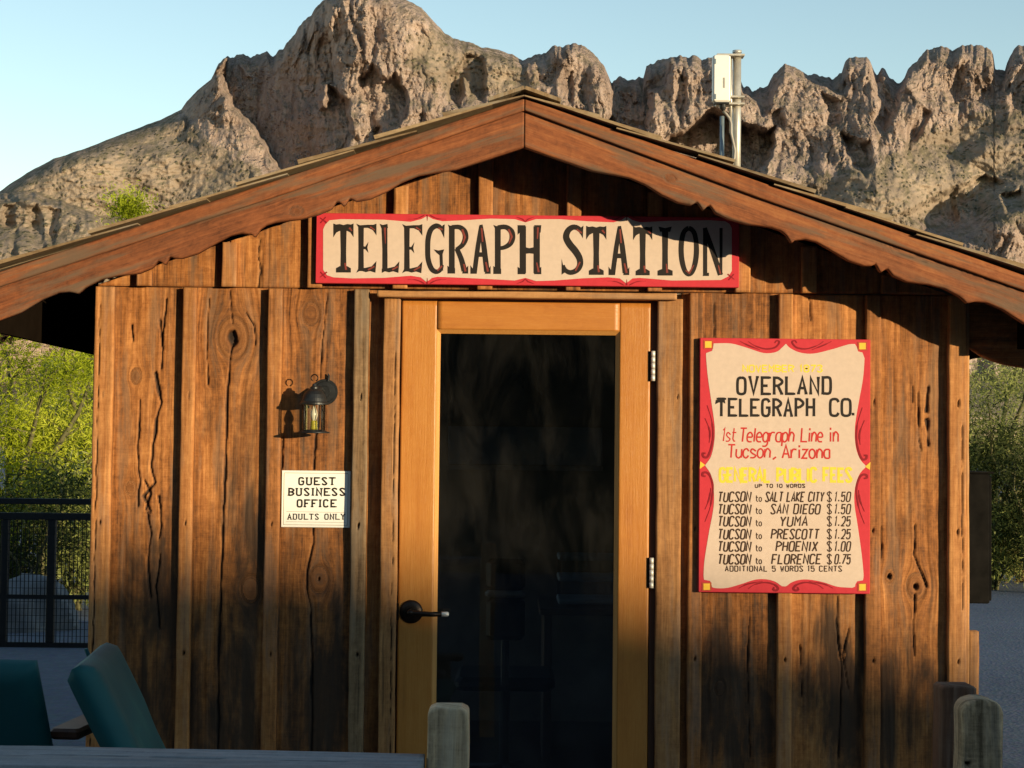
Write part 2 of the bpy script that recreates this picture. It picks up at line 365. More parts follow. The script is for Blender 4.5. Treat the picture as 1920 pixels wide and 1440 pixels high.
# boards of the lower tier (measured in the photograph at mid height) with their knots and splits
def pt(px, py): p = P(px, py); return (p.x, p.z)
def kn(px, py, rpx, hole=0): p = P(px, py); return (p.x, p.z, rpx / 522, hole)
def ck(wpx, *pts): return ([pt(*q) for q in pts], wpx / 522)
lower = []
def stain_at(px, py, rx, ry): p = P(px, py); return (p.x, p.z, rx / 522, ry / 522)
STAINS = [stain_at(*q) for q in ((1550, 1330, 75, 190), (1540, 1190, 45, 60), (1700, 1340, 80, 120), (1380, 1320, 70, 130), (450, 1190, 60, 150), (480, 1010, 22, 70), (300, 1130, 60, 110), (300, 1330, 70, 120), (590, 1290, 60, 130), (235, 1150, 30, 120), (420, 1380, 70, 90), (1630, 1180, 18, 90))]
boards = [
 (205, 352, [kn(255, 705, 10), kn(245, 915, 9)],
   [ck(3.5, (292, 700), (297, 735), (302, 755), (292, 785), (290, 812), (283, 870), (290, 905), (270, 930), (281, 960)), ck(2.5, (300, 600), (305, 650), (303, 690)), ck(2.5, (262, 750), (258, 850), (262, 900), (258, 950)),
    ck(3, (270, 900), (283, 925), (272, 955)), ck(2.5, (298, 930), (302, 985), (298, 1010)), ck(3, (276, 960), (283, 1000), (276, 1060), (282, 1120)), ck(2, (312, 560), (307, 610), (302, 650)), ck(2, (247, 610), (250, 640)), ck(2, (300, 1040), (292, 1100), (300, 1180))]),
 (352, 515, [kn(436, 634, 27, .42), kn(470, 1105, 18)],
   [ck(3.2, (432, 672), (426, 740), (424, 830), (420, 930), (415, 1060), (410, 1200), (408, 1420)), ck(2.2, (430, 545), (433, 575), (436, 605)), ck(2.2, (392, 560), (388, 640), (390, 720)), ck(2, (460, 585), (476, 610), (479, 648)), ck(3, (437, 640), (432, 676))]),
 (515, 676, [kn(583, 588, 15), kn(598, 1086, 17, .16)],
   [ck(2.4, (613, 550), (609, 600), (603, 650), (601, 700), (597, 780), (592, 830), (589, 880)), ck(3, (586, 985), (588, 1020), (577, 1060), (574, 1100), (582, 1140), (585, 1250), (584, 1420)), ck(1.6, (531, 820), (529, 880))]),
 (676, 722, [], []),
 (1276, 1304, [], []),
 (1304, 1470, [kn(1350, 1290, 9)], [ck(1.6, (1405, 1120), (1402, 1300), (1406, 1420)), ck(1.4, (1340, 560), (1338, 630))]),
 (1470, 1636, [kn(1578, 1228, 7)], [ck(2.4, (1570, 1118), (1568, 1180), (1578, 1250), (1572, 1420)), ck(1.6, (1517, 558), (1520, 600)), ck(2, (1590, 1180), (1580, 1230), (1590, 1290)), ck(1.5, (1500, 1210), (1504, 1330))]),
 (1636, 1790, [kn(1717, 1100, 17, .34), kn(1668, 1081, 8, .6)],
   [ck(5.5, (1740, 725), (1738, 770)), ck(5, (1738, 788), (1741, 835)), ck(2.4, (1722, 735), (1723, 800)), ck(2, (1711, 725), (1712, 755)), ck(2.6, (1653, 990), (1652, 1045)), ck(2.5, (1717, 985), (1713, 1040), (1730, 1080), (1738, 1100)), ck(2.2, (1716, 1115), (1712, 1180), (1714, 1230)), ck(2, (1722, 815), (1728, 845))]),
]
for a, b_, ks, cs in boards:
    vplank('b', None, None, bx(a) + .001, bx(b_) - .001, -.02, ZT + .004 * vn(np.array([a * .1]), np.array([0.0]), 3)[0], .020 if a == 676 else 0.0, .024 if a != 676 else .004, knots=ks, cracks=cs, du=.004, dv=.006, only=lower, rough=.0018, stains=STAINS)
plank_mesh('wall', lower[:4], M['siding'], hut); plank_mesh('wall', lower[4:], M['siding'], hut)
# battens, each a strip of its own
for a, b_, mt in ((177, 213, 'batten'), (341, 366, 'batten'), (501, 528, 'batten'), (662, 690, 'greywood'), (1290, 1316, 'batten'), (1457, 1484, 'batten'), (1620, 1648, 'batten'), (1775, 1808, 'batten')):
    vplank('batten', M[mt], hut, bx(a), bx(b_), -.02, ZT - .002, -.032, .0315, du=.004, dv=.01, rough=.0016,
           knots=[(bx((a + b_) / 2) + .003 * (k % 2), .3 + .46 * k, .0042, .9) for k in range(4)],
           cracks=[([(bx(a) + .016, .2), (bx(a) + .018, 1.1), (bx(a) + .017, 2.0)], .0025)] if a == 177 else [([(bx(1800), .95), (bx(1799), 1.6)], .002)] if a == 1775 else ())
# gable tier
RX = PX(983, 230, -.28)                                # ridge line
RZ = PZ(983, 186, -.28)                                # top of the bargeboards at the ridge
def roofz(x): return RZ - .345 * np.abs(x - RX)
upper = []
ub = [80, 259, 418, 578, 737, 895, 1060, 1212, 1376, 1500, 1650, 1812]
def ut(v, xx): return 0
for k in range(len(ub) - 1):
    x0 = max(PX(ub[k] + 12, 520), XL + .002); x1 = min(PX(ub[k + 1] + 12, 520), XR)
    if x1 - x0 < .02: continue
    zt = float(max(roofz(x0), roofz(x1)) if not (x0 < RX < x1) else roofz(RX)) - .06
    cs = []
    if k == 2: cs = [([pt(487, 450), pt(483, 480), pt(489, 505), pt(486, 540)], .0045)]
    # the top of every gable board follows the slope, just under the roof deck
    plank('g', None, None, (0, -.006, 0), EX, EZ, (0, -1, 0), x0 + .001, x1 - .001, ZT + .004, zt, .02, only=upper, cracks=cs, du=.005, dv=.01)
def cut_roof(data, drop):
    V3 = data[0]; lim = roofz(V3[:, 0]) - drop
    V3[:, 2] = np.minimum(V3[:, 2], lim); return data
upper = [cut_roof(d, .105) for d in upper]
plank_mesh('gable_wall', upper, M['siding'], hut)
for a in (259, 418, 578, 737, 895, 1060, 1212, 1376, 1500, 1650):
    x0, x1 = PX(a, 520), PX(a + 28, 520); zt = float(min(roofz(x0), roofz(x1))) - .105
    vplank('batten', M['batten'], hut, x0, x1, ZT + .003, zt, -.037, .0305, du=.004, dv=.01)
# side and rear walls, floor, ceiling
sw = MB()
sw.box(XL, XL + .03, .026, .5, -.02, ZT + .1).box(XL, XL + .03, 2.9, DEPTH, -.02, ZT + .1).box(XL, XL + .03, .5, 2.9, -.02, .5).box(XL, XL + .03, .5, 2.9, 1.95, ZT + .1).box(XR - .03, XR, .026, DEPTH, -.02, ZT + .1).box(XL + .031, XR - .031, DEPTH - .03, DEPTH, -.02, ZT + .1)  # unseen opening added in the left wall to let daylight in
sw.add([(XL, DEPTH, ZT + .101), (XR, DEPTH, ZT + .101), (RX, DEPTH, float(roofz(RX)) - .12), (XL, DEPTH - .03, ZT + .101), (XR, DEPTH - .03, ZT + .101), (RX, DEPTH - .03, float(roofz(RX)) - .12)], [(0, 1, 2), (5, 4, 3), (0, 2, 5, 3), (1, 4, 5, 2), (0, 3, 4, 1)])
sw.obj('side_wall', M['inside'], hut)
MB().box(XL + .03, XR - .03, .06, DEPTH - .03, 0.0, .02).obj('floor', M['floor'], hut)
# backing behind the front boards so that no light leaks
DX0, DX1 = PX(717, 900), PX(1277, 900)
for xa_, xb_ in ((XL + .031, DX0 + .02), (DX1 - .02, XR - .031)): MB().box(xa_, xb_, .026, .05, 0, ZT).obj('wall_backing', M['inside'], hut)
bk = MB()
gx = [XL + .04, XR - .04]; gz = [float(roofz(q)) - .125 for q in gx]; g0 = ZT + .001
V = [(gx[0], y_, g0) for y_ in (.026, .05)] + [(gx[1], y_, g0) for y_ in (.026, .05)] + [(gx[1], y_, max(g0 + .001, gz[1])) for y_ in (.026, .05)] + [(RX, y_, float(roofz(RX)) - .125) for y_ in (.026, .05)] + [(gx[0], y_, max(g0 + .001, gz[0])) for y_ in (.026, .05)]
bk.add(V, [(0, 2, 4, 6, 8), (9, 7, 5, 3, 1)] + [(2 * k, 2 * k + 1, (2 * k + 3) % 10, (2 * k + 2) % 10) for k in range(5)])
bk.obj('gable_backing', M['inside'], hut)
# corner edge seen on the right
vplank('corner_board', M['trim'], hut, XR + .001, XR + .017, -.02, ZT + .03, -.005, .07, du=.004, dv=.02)

# --- roof: decks, bargeboards, shakes
EAVE = 1.79; YF, YB = -.25, DEPTH + .25
deck = MB()
for s in (-1, 1):
    xs = RX; xe = RX + s * EAVE
    zt0, zt1 = RZ - .004, RZ - .345 * EAVE - .004
    V = [(xs, YF, zt0), (xe, YF, zt1), (xe, YB, zt1), (xs, YB, zt0), (xs, YF, zt0 - .03), (xe, YF, zt1 - .03), (xe, YB, zt1 - .03), (xs, YB, zt0 - .03)]
    F = [(0, 1, 2, 3), (7, 6, 5, 4), (0, 4, 5, 1), (1, 5, 6, 2), (2, 6, 7, 3), (3, 7, 4, 0)]
    if s < 0: F = [f[::-1] for f in F]
    deck.add(V, F)
    for yy in np.arange(YF + .62, YB, .6):           # rafters
        V = [(xs, yy, zt0 - .031), (xe - s * .02, yy, zt1 - .031), (xe - s * .02, yy + .045, zt1 - .031), (xs, yy + .045, zt0 - .031)]
        V += [(x, y, z - .09) for x, y, z in V]
        deck.add(V, F)
    deck.box(min(xe, xe + s * .02), max(xe, xe + s * .02), YF, YB, zt1 - .205, zt1 + .004)   # eave fascia
V = [(RX + EAVE, YF, RZ - .345 * EAVE - .004), (RX + 2.62, YF, RZ - .345 * 2.62 - .004), (RX + 2.62, .0, RZ - .345 * 2.62 - .004), (RX + EAVE, .0, RZ - .345 * EAVE - .004)]  # unseen roof extension added past the right eave to shade it
V += [(x, y, z - .03) for x, y, z in V]
deck.add(V, [(0, 1, 2, 3), (7, 6, 5, 4), (0, 4, 5, 1), (1, 5, 6, 2), (2, 6, 7, 3), (3, 7, 4, 0)])
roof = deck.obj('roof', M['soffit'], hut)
# scalloped lower outline of the bargeboards, read from the right half of the photograph
prof = [(983, 276), (1020, 289), (1060, 303), (1110, 320), (1150, 327), (1180, 333), (1210, 346), (1240, 365), (1270, 379), (1295, 384), (1307, 378), (1311, 384), (1318, 394), (1325, 387), (1331, 384), (1341, 399), (1365, 410), (1400, 420), (1420, 422), (1445, 426), (1463, 432), (1474, 440), (1480, 450), (1484, 456), (1490, 450), (1510, 448), (1530, 453), (1560, 470), (1590, 488), (1620, 498), (1635, 498), (1642, 494), (1646, 502), (1651, 511), (1658, 506), (1664, 503), (1675, 517), (1700, 528), (1740, 533), (1770, 540), (1800, 556), (1813, 568), (1830, 565), (1850, 567), (1880, 580), (1920, 606), (1960, 622), (1990, 628), (2030, 640), (2120, 690), (2300, 745), (2420, 790)]
pp = [P(a, b_, -.28) for a, b_ in prof]
pv = np.array([p.x - RX for p in pp]); pz = np.array([p.z for p in pp])
gv = np.array([P(a, b_, -.28).x - RX for a, b_ in ((985, 209), (1420, 371), (1920, 546), (2420, 722))]); gz = np.array([PZ(a, b_, -.28) for a, b_ in ((985, 209), (1420, 371), (1920, 546), (2420, 722))])
ENDV = {-1: 1.805, 1: 2.62}
for s in (-1, 1):
    zb = lambda v: np.interp(np.maximum(v, 0), pv, pz)
    zt_ = lambda v: RZ - .345 * v - .002
    groove = lambda v: np.interp(v, gv, gz)
    kw = dict(shear=.345, wob=.0, du=.006, dv=.006, rough=.001)
    kns = [(-(PZ(1257, 334, -.28)), PX(1257, 334, -.28) - RX, .012, 0)] if s > 0 else [(-(PZ(1420, 405, -.28)), .78, .016, .2)]
    plank('bargeboard', M['rake'], hut, (RX + s * .001, -.28, 0), (0, 0, -1), (s, 0, 0), (0, -1, 0), lambda v: -zt_(v), lambda v: -zb(v), .0, ENDV[s], .029, knots=kns, bid=.45 if s > 0 else .2, **kw)
    plank('barge_trim', M['rake'], hut, (RX + s * .001, -.295, 0), (0, 0, -1), (s, 0, 0), (0, -1, 0), lambda v: -zt_(v) - .002, lambda v: -groove(v), .0, ENDV[s], .0145, bid=.62 if s > 0 else .3, **kw)
# shakes in overlapping courses
rng = random.Random(5)
shk = []
for s in (-1, 1):
    nrm = np.array([s * .326, 0, .945]); dn = np.array([s * .945, 0, -.326])      # outward, down slope
    for c in range(8):
        y = YF - .06 - rng.random() * .01
        while y < YB + .03:
            wd = rng.uniform(.09, .19); L = .42; t1 = rng.uniform(.008, .017)
            vb = min(.26 * (c + 1) + rng.uniform(-.03, .03), 1.93); va = max(vb - L, 0.0)
            O = np.array([RX, y, RZ + .004]) + nrm * .0
            if vb - va < .1: break
            th0, th1 = .004, t1
            lift0 = .0 + .006 * (c % 2) ; lift1 = .016 + rng.uniform(-.004, .006) + (rng.uniform(.004, .016) if rng.random() < .28 else 0)
            # corner points of a wedge lying on the course below
            Q = []
            for vv_, lo, hi in ((va, lift0, lift0 + th0), (vb, lift1, lift1 + th1)):
                for yy in (y, min(y + wd - .004, YB + .06)):
                    for h in (lo, hi): Q.append(O * np.array([1, 0, 1]) + np.array([0, yy, 0]) + dn * vv_ + nrm * h)
            Q = np.array(Q)
            shk.append((Q, rng.random(), va, vb, s)); y += wd
V = []; F = []; A = {k: [] for k in ('psi', 'vv', 'crk', 'knot', 'bid')}
for Q, b_, va, vb, s in shk:
    o = len(V); V += [tuple(q) for q in Q]
    f = [(0, 2, 3, 1), (4, 5, 7, 6), (0, 1, 5, 4), (2, 6, 7, 3), (1, 3, 7, 5), (0, 4, 6, 2)]
    F += [tuple(i + o for i in (g if s > 0 else g[::-1])) for g in f]
    for q in range(8):
        A['psi'].append(Q[q][1] + .5 * Q[q][2]); A['vv'].append(va if q < 4 else vb); A['crk'].append(0); A['knot'].append(0); A['bid'].append(b_)
# ridge cap
def ridge_cap(y0, y1):
    for s in (-1, 1):
        a = np.array([RX, y0, RZ + .030]); dn = np.array([s * .945, 0, -.326]); nrm = np.array([s * .326, 0, .945])
        Q = []
        for vv_ in (0.0, .13):
            for yy in (y0, y1):
                for h in (0, .012): Q.append(np.array([RX, yy, RZ + .03]) + dn * vv_ + nrm * h)
        o = len(V); V.extend(tuple(q) for q in Q)
        f = [(0, 2, 3, 1), (4, 5, 7, 6), (0, 1, 5, 4), (2, 6, 7, 3), (1, 3, 7, 5), (0, 4, 6, 2)]
        F.extend(tuple(i + o for i in (g if s > 0 else g[::-1])) for g in f)
        b_ = rng.random()
        for q in range(8): A['psi'].append(Q[q][0]); A['vv'].append(Q[q][1]); A['crk'].append(0); A['knot'].append(0); A['bid'].append(b_)
yy = YF - .055
while yy < YB: ridge_cap(yy, min(yy + .28, YB + .05)); yy += .282
mesh('shingles', V, F, M['shake'], roof, attrs=A)
# dark scalloped closing board under the right eave
cz = [(1808, 640), (1822, 656), (1840, 668), (1860, 677), (1887, 685), (1920, 690), (1950, 691)]
cx = np.array([PX(a, b_, .02) for a, b_ in cz]); czz = np.array([PZ(a, b_, .02) for a, b_ in cz])
plank('eave_closure', M['siding'], hut, (0, .02, 0), (0, 0, -1), EX, (0, -1, 0), lambda v: -(roofz(v) - .036), lambda v: -np.interp(v, cx, czz), XR + .018, RX + 2.3, .02, wob=0)

# --- made-up furniture in the dim room, standing in for reflections in the glass
M['paleboard'] = plain('pale_blue_board', (.42, .50, .60), .5, scale=5)
M['greyplastic'] = plain('dark_office_plastic', (.03, .03, .035), .5)
M['lightplastic'] = plain('light_office_plastic', (.45, .45, .45), .5)
M['deskwood'] = plain('desk_veneer', (.16, .11, .08), .5, scale=9)
wb = empty('reflection_board', (PX(990, 830, DEPTH - .05), DEPTH - .05, PZ(990, 870, DEPTH - .05)), 'made-up pale blue board standing in for a bluish reflection in the door glass', 'board')
MB().box(PX(840, 830, 3.12), PX(1130, 830, 3.12), DEPTH - .055, DEPTH - .032, PZ(990, 872, 3.12), PZ(990, 800, 3.12), bev=.003).obj('panel', M['paleboard'], wb)
MB().box(PX(838, 830, 3.12), PX(1132, 830, 3.12), DEPTH - .07, DEPTH - .031, PZ(990, 882, 3.12), PZ(990, 873, 3.12), bev=.003).obj('ledge', M['lightplastic'], wb)
oc = empty('reflection_chair', (PX(948, 1200, 1.3), 1.3, .02), 'made-up dark chair standing in for a vehicle reflection in the door glass', 'chair')
ocx = PX(948, 1125, 1.3)
for z0_, z1_ in ((PZ(948, 1112, 1.3) + .012, PZ(948, 1047, 1.3)), (PZ(948, 1200, 1.3), PZ(948, 1112, 1.3) - .02)):
    MB().box(ocx - .085, ocx + .085, 1.28, 1.33, z0_, z1_, bev=.02).obj('backrest', M['greyplastic'], oc)
MB().box(ocx - .09, ocx + .09, 1.276, 1.334, PZ(948, 1112, 1.3) - .018, PZ(948, 1112, 1.3) + .010, bev=.01).obj('back_band', M['lightplastic'], oc)
MB().box(ocx - .22, ocx + .22, 1.34, 1.78, .44, .50, bev=.02).obj('seat', M['greyplastic'], oc)
m = MB(); m.tube([(ocx, 1.56, .06), (ocx, 1.56, .44)], .025, 12)
for k in range(5): m.tube([(ocx, 1.56, .08), (ocx + .26 * math.cos(k * 1.2566), 1.56 + .26 * math.sin(k * 1.2566), .05)], .016, 8)
m.tube([(ocx, 1.34, .47), (ocx, 1.335, PZ(948, 1200, 1.3) + .02)], .018, 8); m.obj('pedestal', M['greyplastic'], oc)
dk = empty('desk', (PX(1090, 1100, 2.2), 2.2, .02), 'made-up low desk added behind the right half of the door glass', 'desk')
MB().box(PX(1010, 1100, 2.2), PX(1010, 1100, 2.2) + 1.0, 1.9, 2.55, .72, .75, bev=.004).obj('desktop', M['deskwood'], dk)
for sx in (0.02, .94): MB().box(PX(1010, 1100, 2.2) + sx, PX(1010, 1100, 2.2) + sx + .04, 1.94, 2.5, .02, .719, bev=.004).obj('leg', M['deskwood'], dk)
ptx = PX(1045, 1090, 2.15)
ptr = empty('reflection_tray', (ptx + .16, 2.15, .751), 'made-up pale three tier tray standing in for pale reflections in the door glass', 'tray')
for py in (1048, 1086, 1128):
    zt_ = max(.752, PZ(1100, py, 2.15)); MB().box(ptx, ptx + .33, 2.0, 2.3, zt_, zt_ + .022, bev=.006).obj('shelf', M['paleboard'], ptr)
MB().box(ptx + .005, ptx + .02, 2.301, 2.315, .7505, PZ(1100, 1040, 2.15)).obj('upright', M['greyplastic'], ptr); MB().box(ptx + .31, ptx + .325, 2.301, 2.315, .7505, PZ(1100, 1040, 2.15)).obj('upright', M['greyplastic'], ptr)

# --- door
door = None
def dxl(px): return PX(px, 900)
yD = -.012
ztop = PZ(985, 567); zgl = PZ(985, 626)
DL, DR = dxl(750), dxl(1217); GL, GR = dxl(822), dxl(1153)
# trim boards and head ledge
vplank('door_trim', M['trim'], hut, dxl(716), dxl(747), 0, PZ(735, 561), -.032, .06, du=.004, dv=.01, cracks=[([(dxl(739), .1), (dxl(739), 1.9)], .002)])
vplank('door_trim', M['trim'], hut, dxl(1230), dxl(1276), 0, PZ(1250, 562), -.032, .06, du=.004, dv=.01, knots=[(dxl(1268), PZ(1268, 745), .004, .5)])
hplank('door_ledge', M['trim'], hut, PX(709, 555), PX(1266, 555), PZ(985, 562), PZ(985, 550), -.062, .056, du=.004, dv=.01, wob=.001)
jb = MB(); jb.box(dxl(1217) + .003, dxl(1230), -.004, .05, 0, ztop + .02).box(dxl(747), DL - .003, .0, .05, 0, ztop + .01).box(dxl(747), dxl(1230), .0, .05, ztop + .004, ztop + .03)
jb.obj('door_jamb', M['postbrown'], hut)
st = vplank('door', M['door'], hut, DL, GL - .012, .02, ztop, yD, .04, du=.006, dv=.02, rough=.0002, relief=.2, wob=0, edge=.001)
def dpart(name, x0, x1, z0, z1, hor=False, **k):
    f = hplank if hor else vplank
    return f(name, M['door'], st, x0, x1, z0, z1, k.pop('yf', yD), k.pop('th', .04), du=.006, dv=.02, rough=.0002, relief=.2, wob=0, edge=.001, **k)
dpart('stile', GR + .012, DR, .02, ztop, bid=.55)
dpart('top_rail', GL - .0115, GR + .0115, zgl + .012, ztop - .0005, hor=True, yf=yD - .0005, bid=.35)
dpart('bottom_rail', GL - .0115, GR + .0115, .021, .26, hor=True, yf=yD - .0005)
# bevelled glazing bead round the pane
def bead(name, mat, parent, x0, x1, z0, z1, wd, yo, yi):
    m = MB(); V = [(x0, yo, z0), (x1, yo, z0), (x1, yo, z1), (x0, yo, z1), (x0 + wd, yi, z0 + wd), (x1 - wd, yi, z0 + wd), (x1 - wd, yi, z1 - wd), (x0 + wd, yi, z1 - wd)]
    m.add(V, [(0, 1, 5, 4), (1, 2, 6, 5), (2, 3, 7, 6), (3, 0, 4, 7)]); return m.obj(name, mat, parent)
mb, n_, b_ = newmat('bead_varnish'); b_.inputs['Base Color'].default_value = (.5, .22, .05, 1); b_.inputs['Roughness'].default_value = .4
v_ = objvec(n_, 300, 300, 4); lk(n_, ramp(n_, noise(n_, v_, 1, 3), [(.3, (.44, .18, .036)), (.7, (.58, .28, .075))]), b_.inputs['Base Color'])
bead('glazing_bead', mb, st, GL - .012, GR + .012, .26, zgl + .012, .014, yD + .0005, yD + .014)
mg, n_, b_ = newmat('door_glass'); n_.nodes.remove(b_)
tr = N(n_, 'ShaderNodeBsdfTransparent'); tr.inputs[0].default_value = (.56, .58, .60, 1); gl = N(n_, 'ShaderNodeBsdfGlossy'); gl.inputs['Roughness'].default_value = .015
fr = N(n_, 'ShaderNodeFresnel'); fr.inputs[0].default_value = 1.5; mx = N(n_, 'ShaderNodeMixShader')
nz = N(n_, 'ShaderNodeBump'); nz.inputs['Strength'].default_value = .02; lk(n_, noise(n_, objvec(n_), 6, 2), nz.inputs['Height']); lk(n_, nz.outputs[0], gl.inputs['Normal'])
lk(n_, fr.outputs[0], mx.inputs[0]); lk(n_, tr.outputs[0], mx.inputs[1]); lk(n_, gl.outputs[0], mx.inputs[2]); df = N(n_, 'ShaderNodeBsdfDiffuse'); df.inputs[0].default_value = (.5, .45, .38, 1); m2 = N(n_, 'ShaderNodeMixShader')      # faint streaked veil standing in for brownish reflections on the pane
lk(n_, mathn(n_, 'MULTIPLY', N_map(n_, noise(n_, objvec(n_, 3, 3, 1.2), 2.2, 5, .65, .6), .35, .75), .019), m2.inputs[0]); lk(n_, mx.outputs[0], m2.inputs[1]); lk(n_, df.outputs[0], m2.inputs[2]); lk(n_, m2.outputs[0], n_.nodes['Material Output'].inputs[0])
MB().box(GL - .004, GR + .004, .006, .012, .262, zgl + .004).obj('pane', mg, st)
# handle
M['bronze'] = plain('dark_bronze', (.035, .024, .018), .38, .8, var=.2, scale=60)
M['steel'] = plain('bright_steel', (.80, .76, .68), .45, .35, .6, var=.08)
hc = P(771, 1147, yD)
h = MB(); h.lathe([(0, -.014), (.020, -.013), (.034, -.009), (.041, -.004), (.042, 0.0), (0, 0.0)], (hc.x, yD - .002, hc.z), 'Y', 32)
h.lathe([(0, -.055), (.011, -.054), (.0125, -.04), (.0125, -.012)], (hc.x, yD - .002, hc.z), 'Y', 20)
hd = h.obj('handle', M['bronze'], st, True)
hx = PX(841, 1150, -.06)
lev = MB(); ln = hx - hc.x
lev.tube([(hc.x - .008, -.058, hc.z), (hc.x + .03, -.062, hc.z - .001), (hc.x + .07, -.063, hc.z - .003), (hx - .025, -.060, hc.z - .003)], [.010, .0095, .0085, .0085], 12); lev.obj('lever', M['bronze'], hd, True)
MB().tube([(hx - .0249, -.060, hc.z - .003), (hx - .003, -.056, hc.z - .003), (hx, -.055, hc.z - .003)], [.0088, .0086, .006], 12).obj('lever_tip', M['steel'], hd, True)
MB().box(hc.x - .056, hc.x - .044, yD - .004, yD - .001, hc.z - .03, hc.z + .03, bev=.001).obj('latch_plate', M['bronze'], hd)
# hinges
for py in (686, 1074):
    q = P(1221, py, -.02)
    m = MB(); x = dxl(1220) + (.0 if py < 800 else .0)
    for k in range(5): m.tube([(x + .004, -.020, q.z - .054 + k * .0217), (x + .004, -.020, q.z - .054 + k * .0217 + .0205)], .0075, 14)
    hg = m.obj('hinge', M['steel'], st, True)
    MB().box(x - .012, x - .003, yD - .0025, yD - .0005, q.z - .053, q.z + .053).obj('hinge_leaf', M['bronze'], hg)

#@@SIGNS
# ------------------------------------------------------------------ lettering
GL_ = {'A': "00 26 40;12 32", 'B': "00 06 26;~26 45 44 23;03 23;~23 42 41 20;00 20", 'C': "~45 36 16 05 01 10 30 41", 'D': "00 06 16;~16 36 45 41 30 10;00 10", 'E': "46 06 00 40;03 33", 'F': "46 06 00;03 33",
 'G': "~45 36 16 05 01 10 30 41;41 43 23", 'H': "00 06;40 46;03 43", 'I': "20 26", 'K': "00 06;46 03 40", 'L': "06 00 40", 'M': "00 06 23 46 40", 'N': "00 06 40 46", 'O': "~26 16 05 01 10 30 41 45 36 26",
 'P': "00 06 26;~26 45 44 23;03 23", 'R': "00 06 26;~26 45 44 23;03 23;23 40", 'S': "~45 36 16 05 14 32 41 30 10 01", 'T': "06 46;20 26", 'U': "~06 03 01 10 30 41 43 46", 'V': "06 20 46", 'W': "06 10 24 30 46", 'X': "00 46;06 40",
 'Y': "06 23 46;23 20", 'Z': "06 46 00 40", '0': "~26 16 05 01 10 30 41 45 36 26", '1': "15 26 20", '2': "~05 16 36 45 43 21 00;00 40", '3': "~05 16 36 45 34 23;~23 42 41 30 10 01", '5': "46 06 03;~03 34 42 41 30 10 01", '7': "06 46 10",
 '8': "~23 04 05 16 36 45 44 23 02 01 10 30 41 42 23", '$': "~45 36 16 05 14 32 41 30 10 01;27 2a", '.': "20 21", ',': "21 1a", 'a': "~34 14 03 01 10 30;34 30", 'c': "~33 24 14 03 01 10 20 31", 'e': "02 32;~32 33 24 14 03 01 10 30",
 'g': "~33 24 14 03 01 10 20 31;34 30;~30 3a 2b 0b", 'h': "06 00;~02 14 24 33 32;32 30", 'i': "14 10;15 16", 'l': "16 10", 'n': "04 00;~02 14 24 33 32;32 30", 'o': "~14 03 01 10 20 31 33 24 14", 'p': "04 0b;~03 14 24 33 31 20 10 01",
 'r': "04 00;~02 14 34", 's': "~33 14 03 12 31 20 00", 't': "16 11 20 30;04 34", 'u': "~04 01 10 20 31;34 30", 'z': "04 34 00 30"}
NARROW = {'I': (1.2, .7), '1': (1.8, .8), '.': (1.0, .4), ',': (1.0, .4), 'i': (1, .7), 'l': (1, .7), ' ': (2.4, 1)}
def glyph(ch):
    out = []
    for st_ in GL_.get(ch, '').split(';'):
        if not st_: continue
        sm = st_[0] == '~'; st_ = st_.lstrip('~')
        pts = [(float(t[0]), {'a': -1., 'b': -2.}.get(t[1], None) if t[1] in 'ab' else float(t[1])) for t in st_.split()]
        if ch == '$': pts = [(x, min(y, 6.8) if y > 0 else max(y, -.8)) for x, y in pts]
        out.append(catmull(pts) if sm else pts)
    return out
def catmull(p, k=5):
    cl = p[0] == p[-1]; q = []
    P_ = lambda i: p[i % (len(p) - 1)] if cl else p[max(0, min(len(p) - 1, i))]
    for i in range(len(p) - 1):
        a, b, c, d = P_(i - 1), p[i], p[i + 1], P_(i + 2)
        for j in range(k):
            t = j / k
            q.append(tuple(.5 * (2 * b[m] + (c[m] - a[m]) * t + (2 * a[m] - 5 * b[m] + 4 * c[m] - d[m]) * t * t + (3 * b[m] - a[m] - 3 * c[m] + d[m]) * t ** 3) for m in (0, 1)))
    q.append(p[-1]); return q
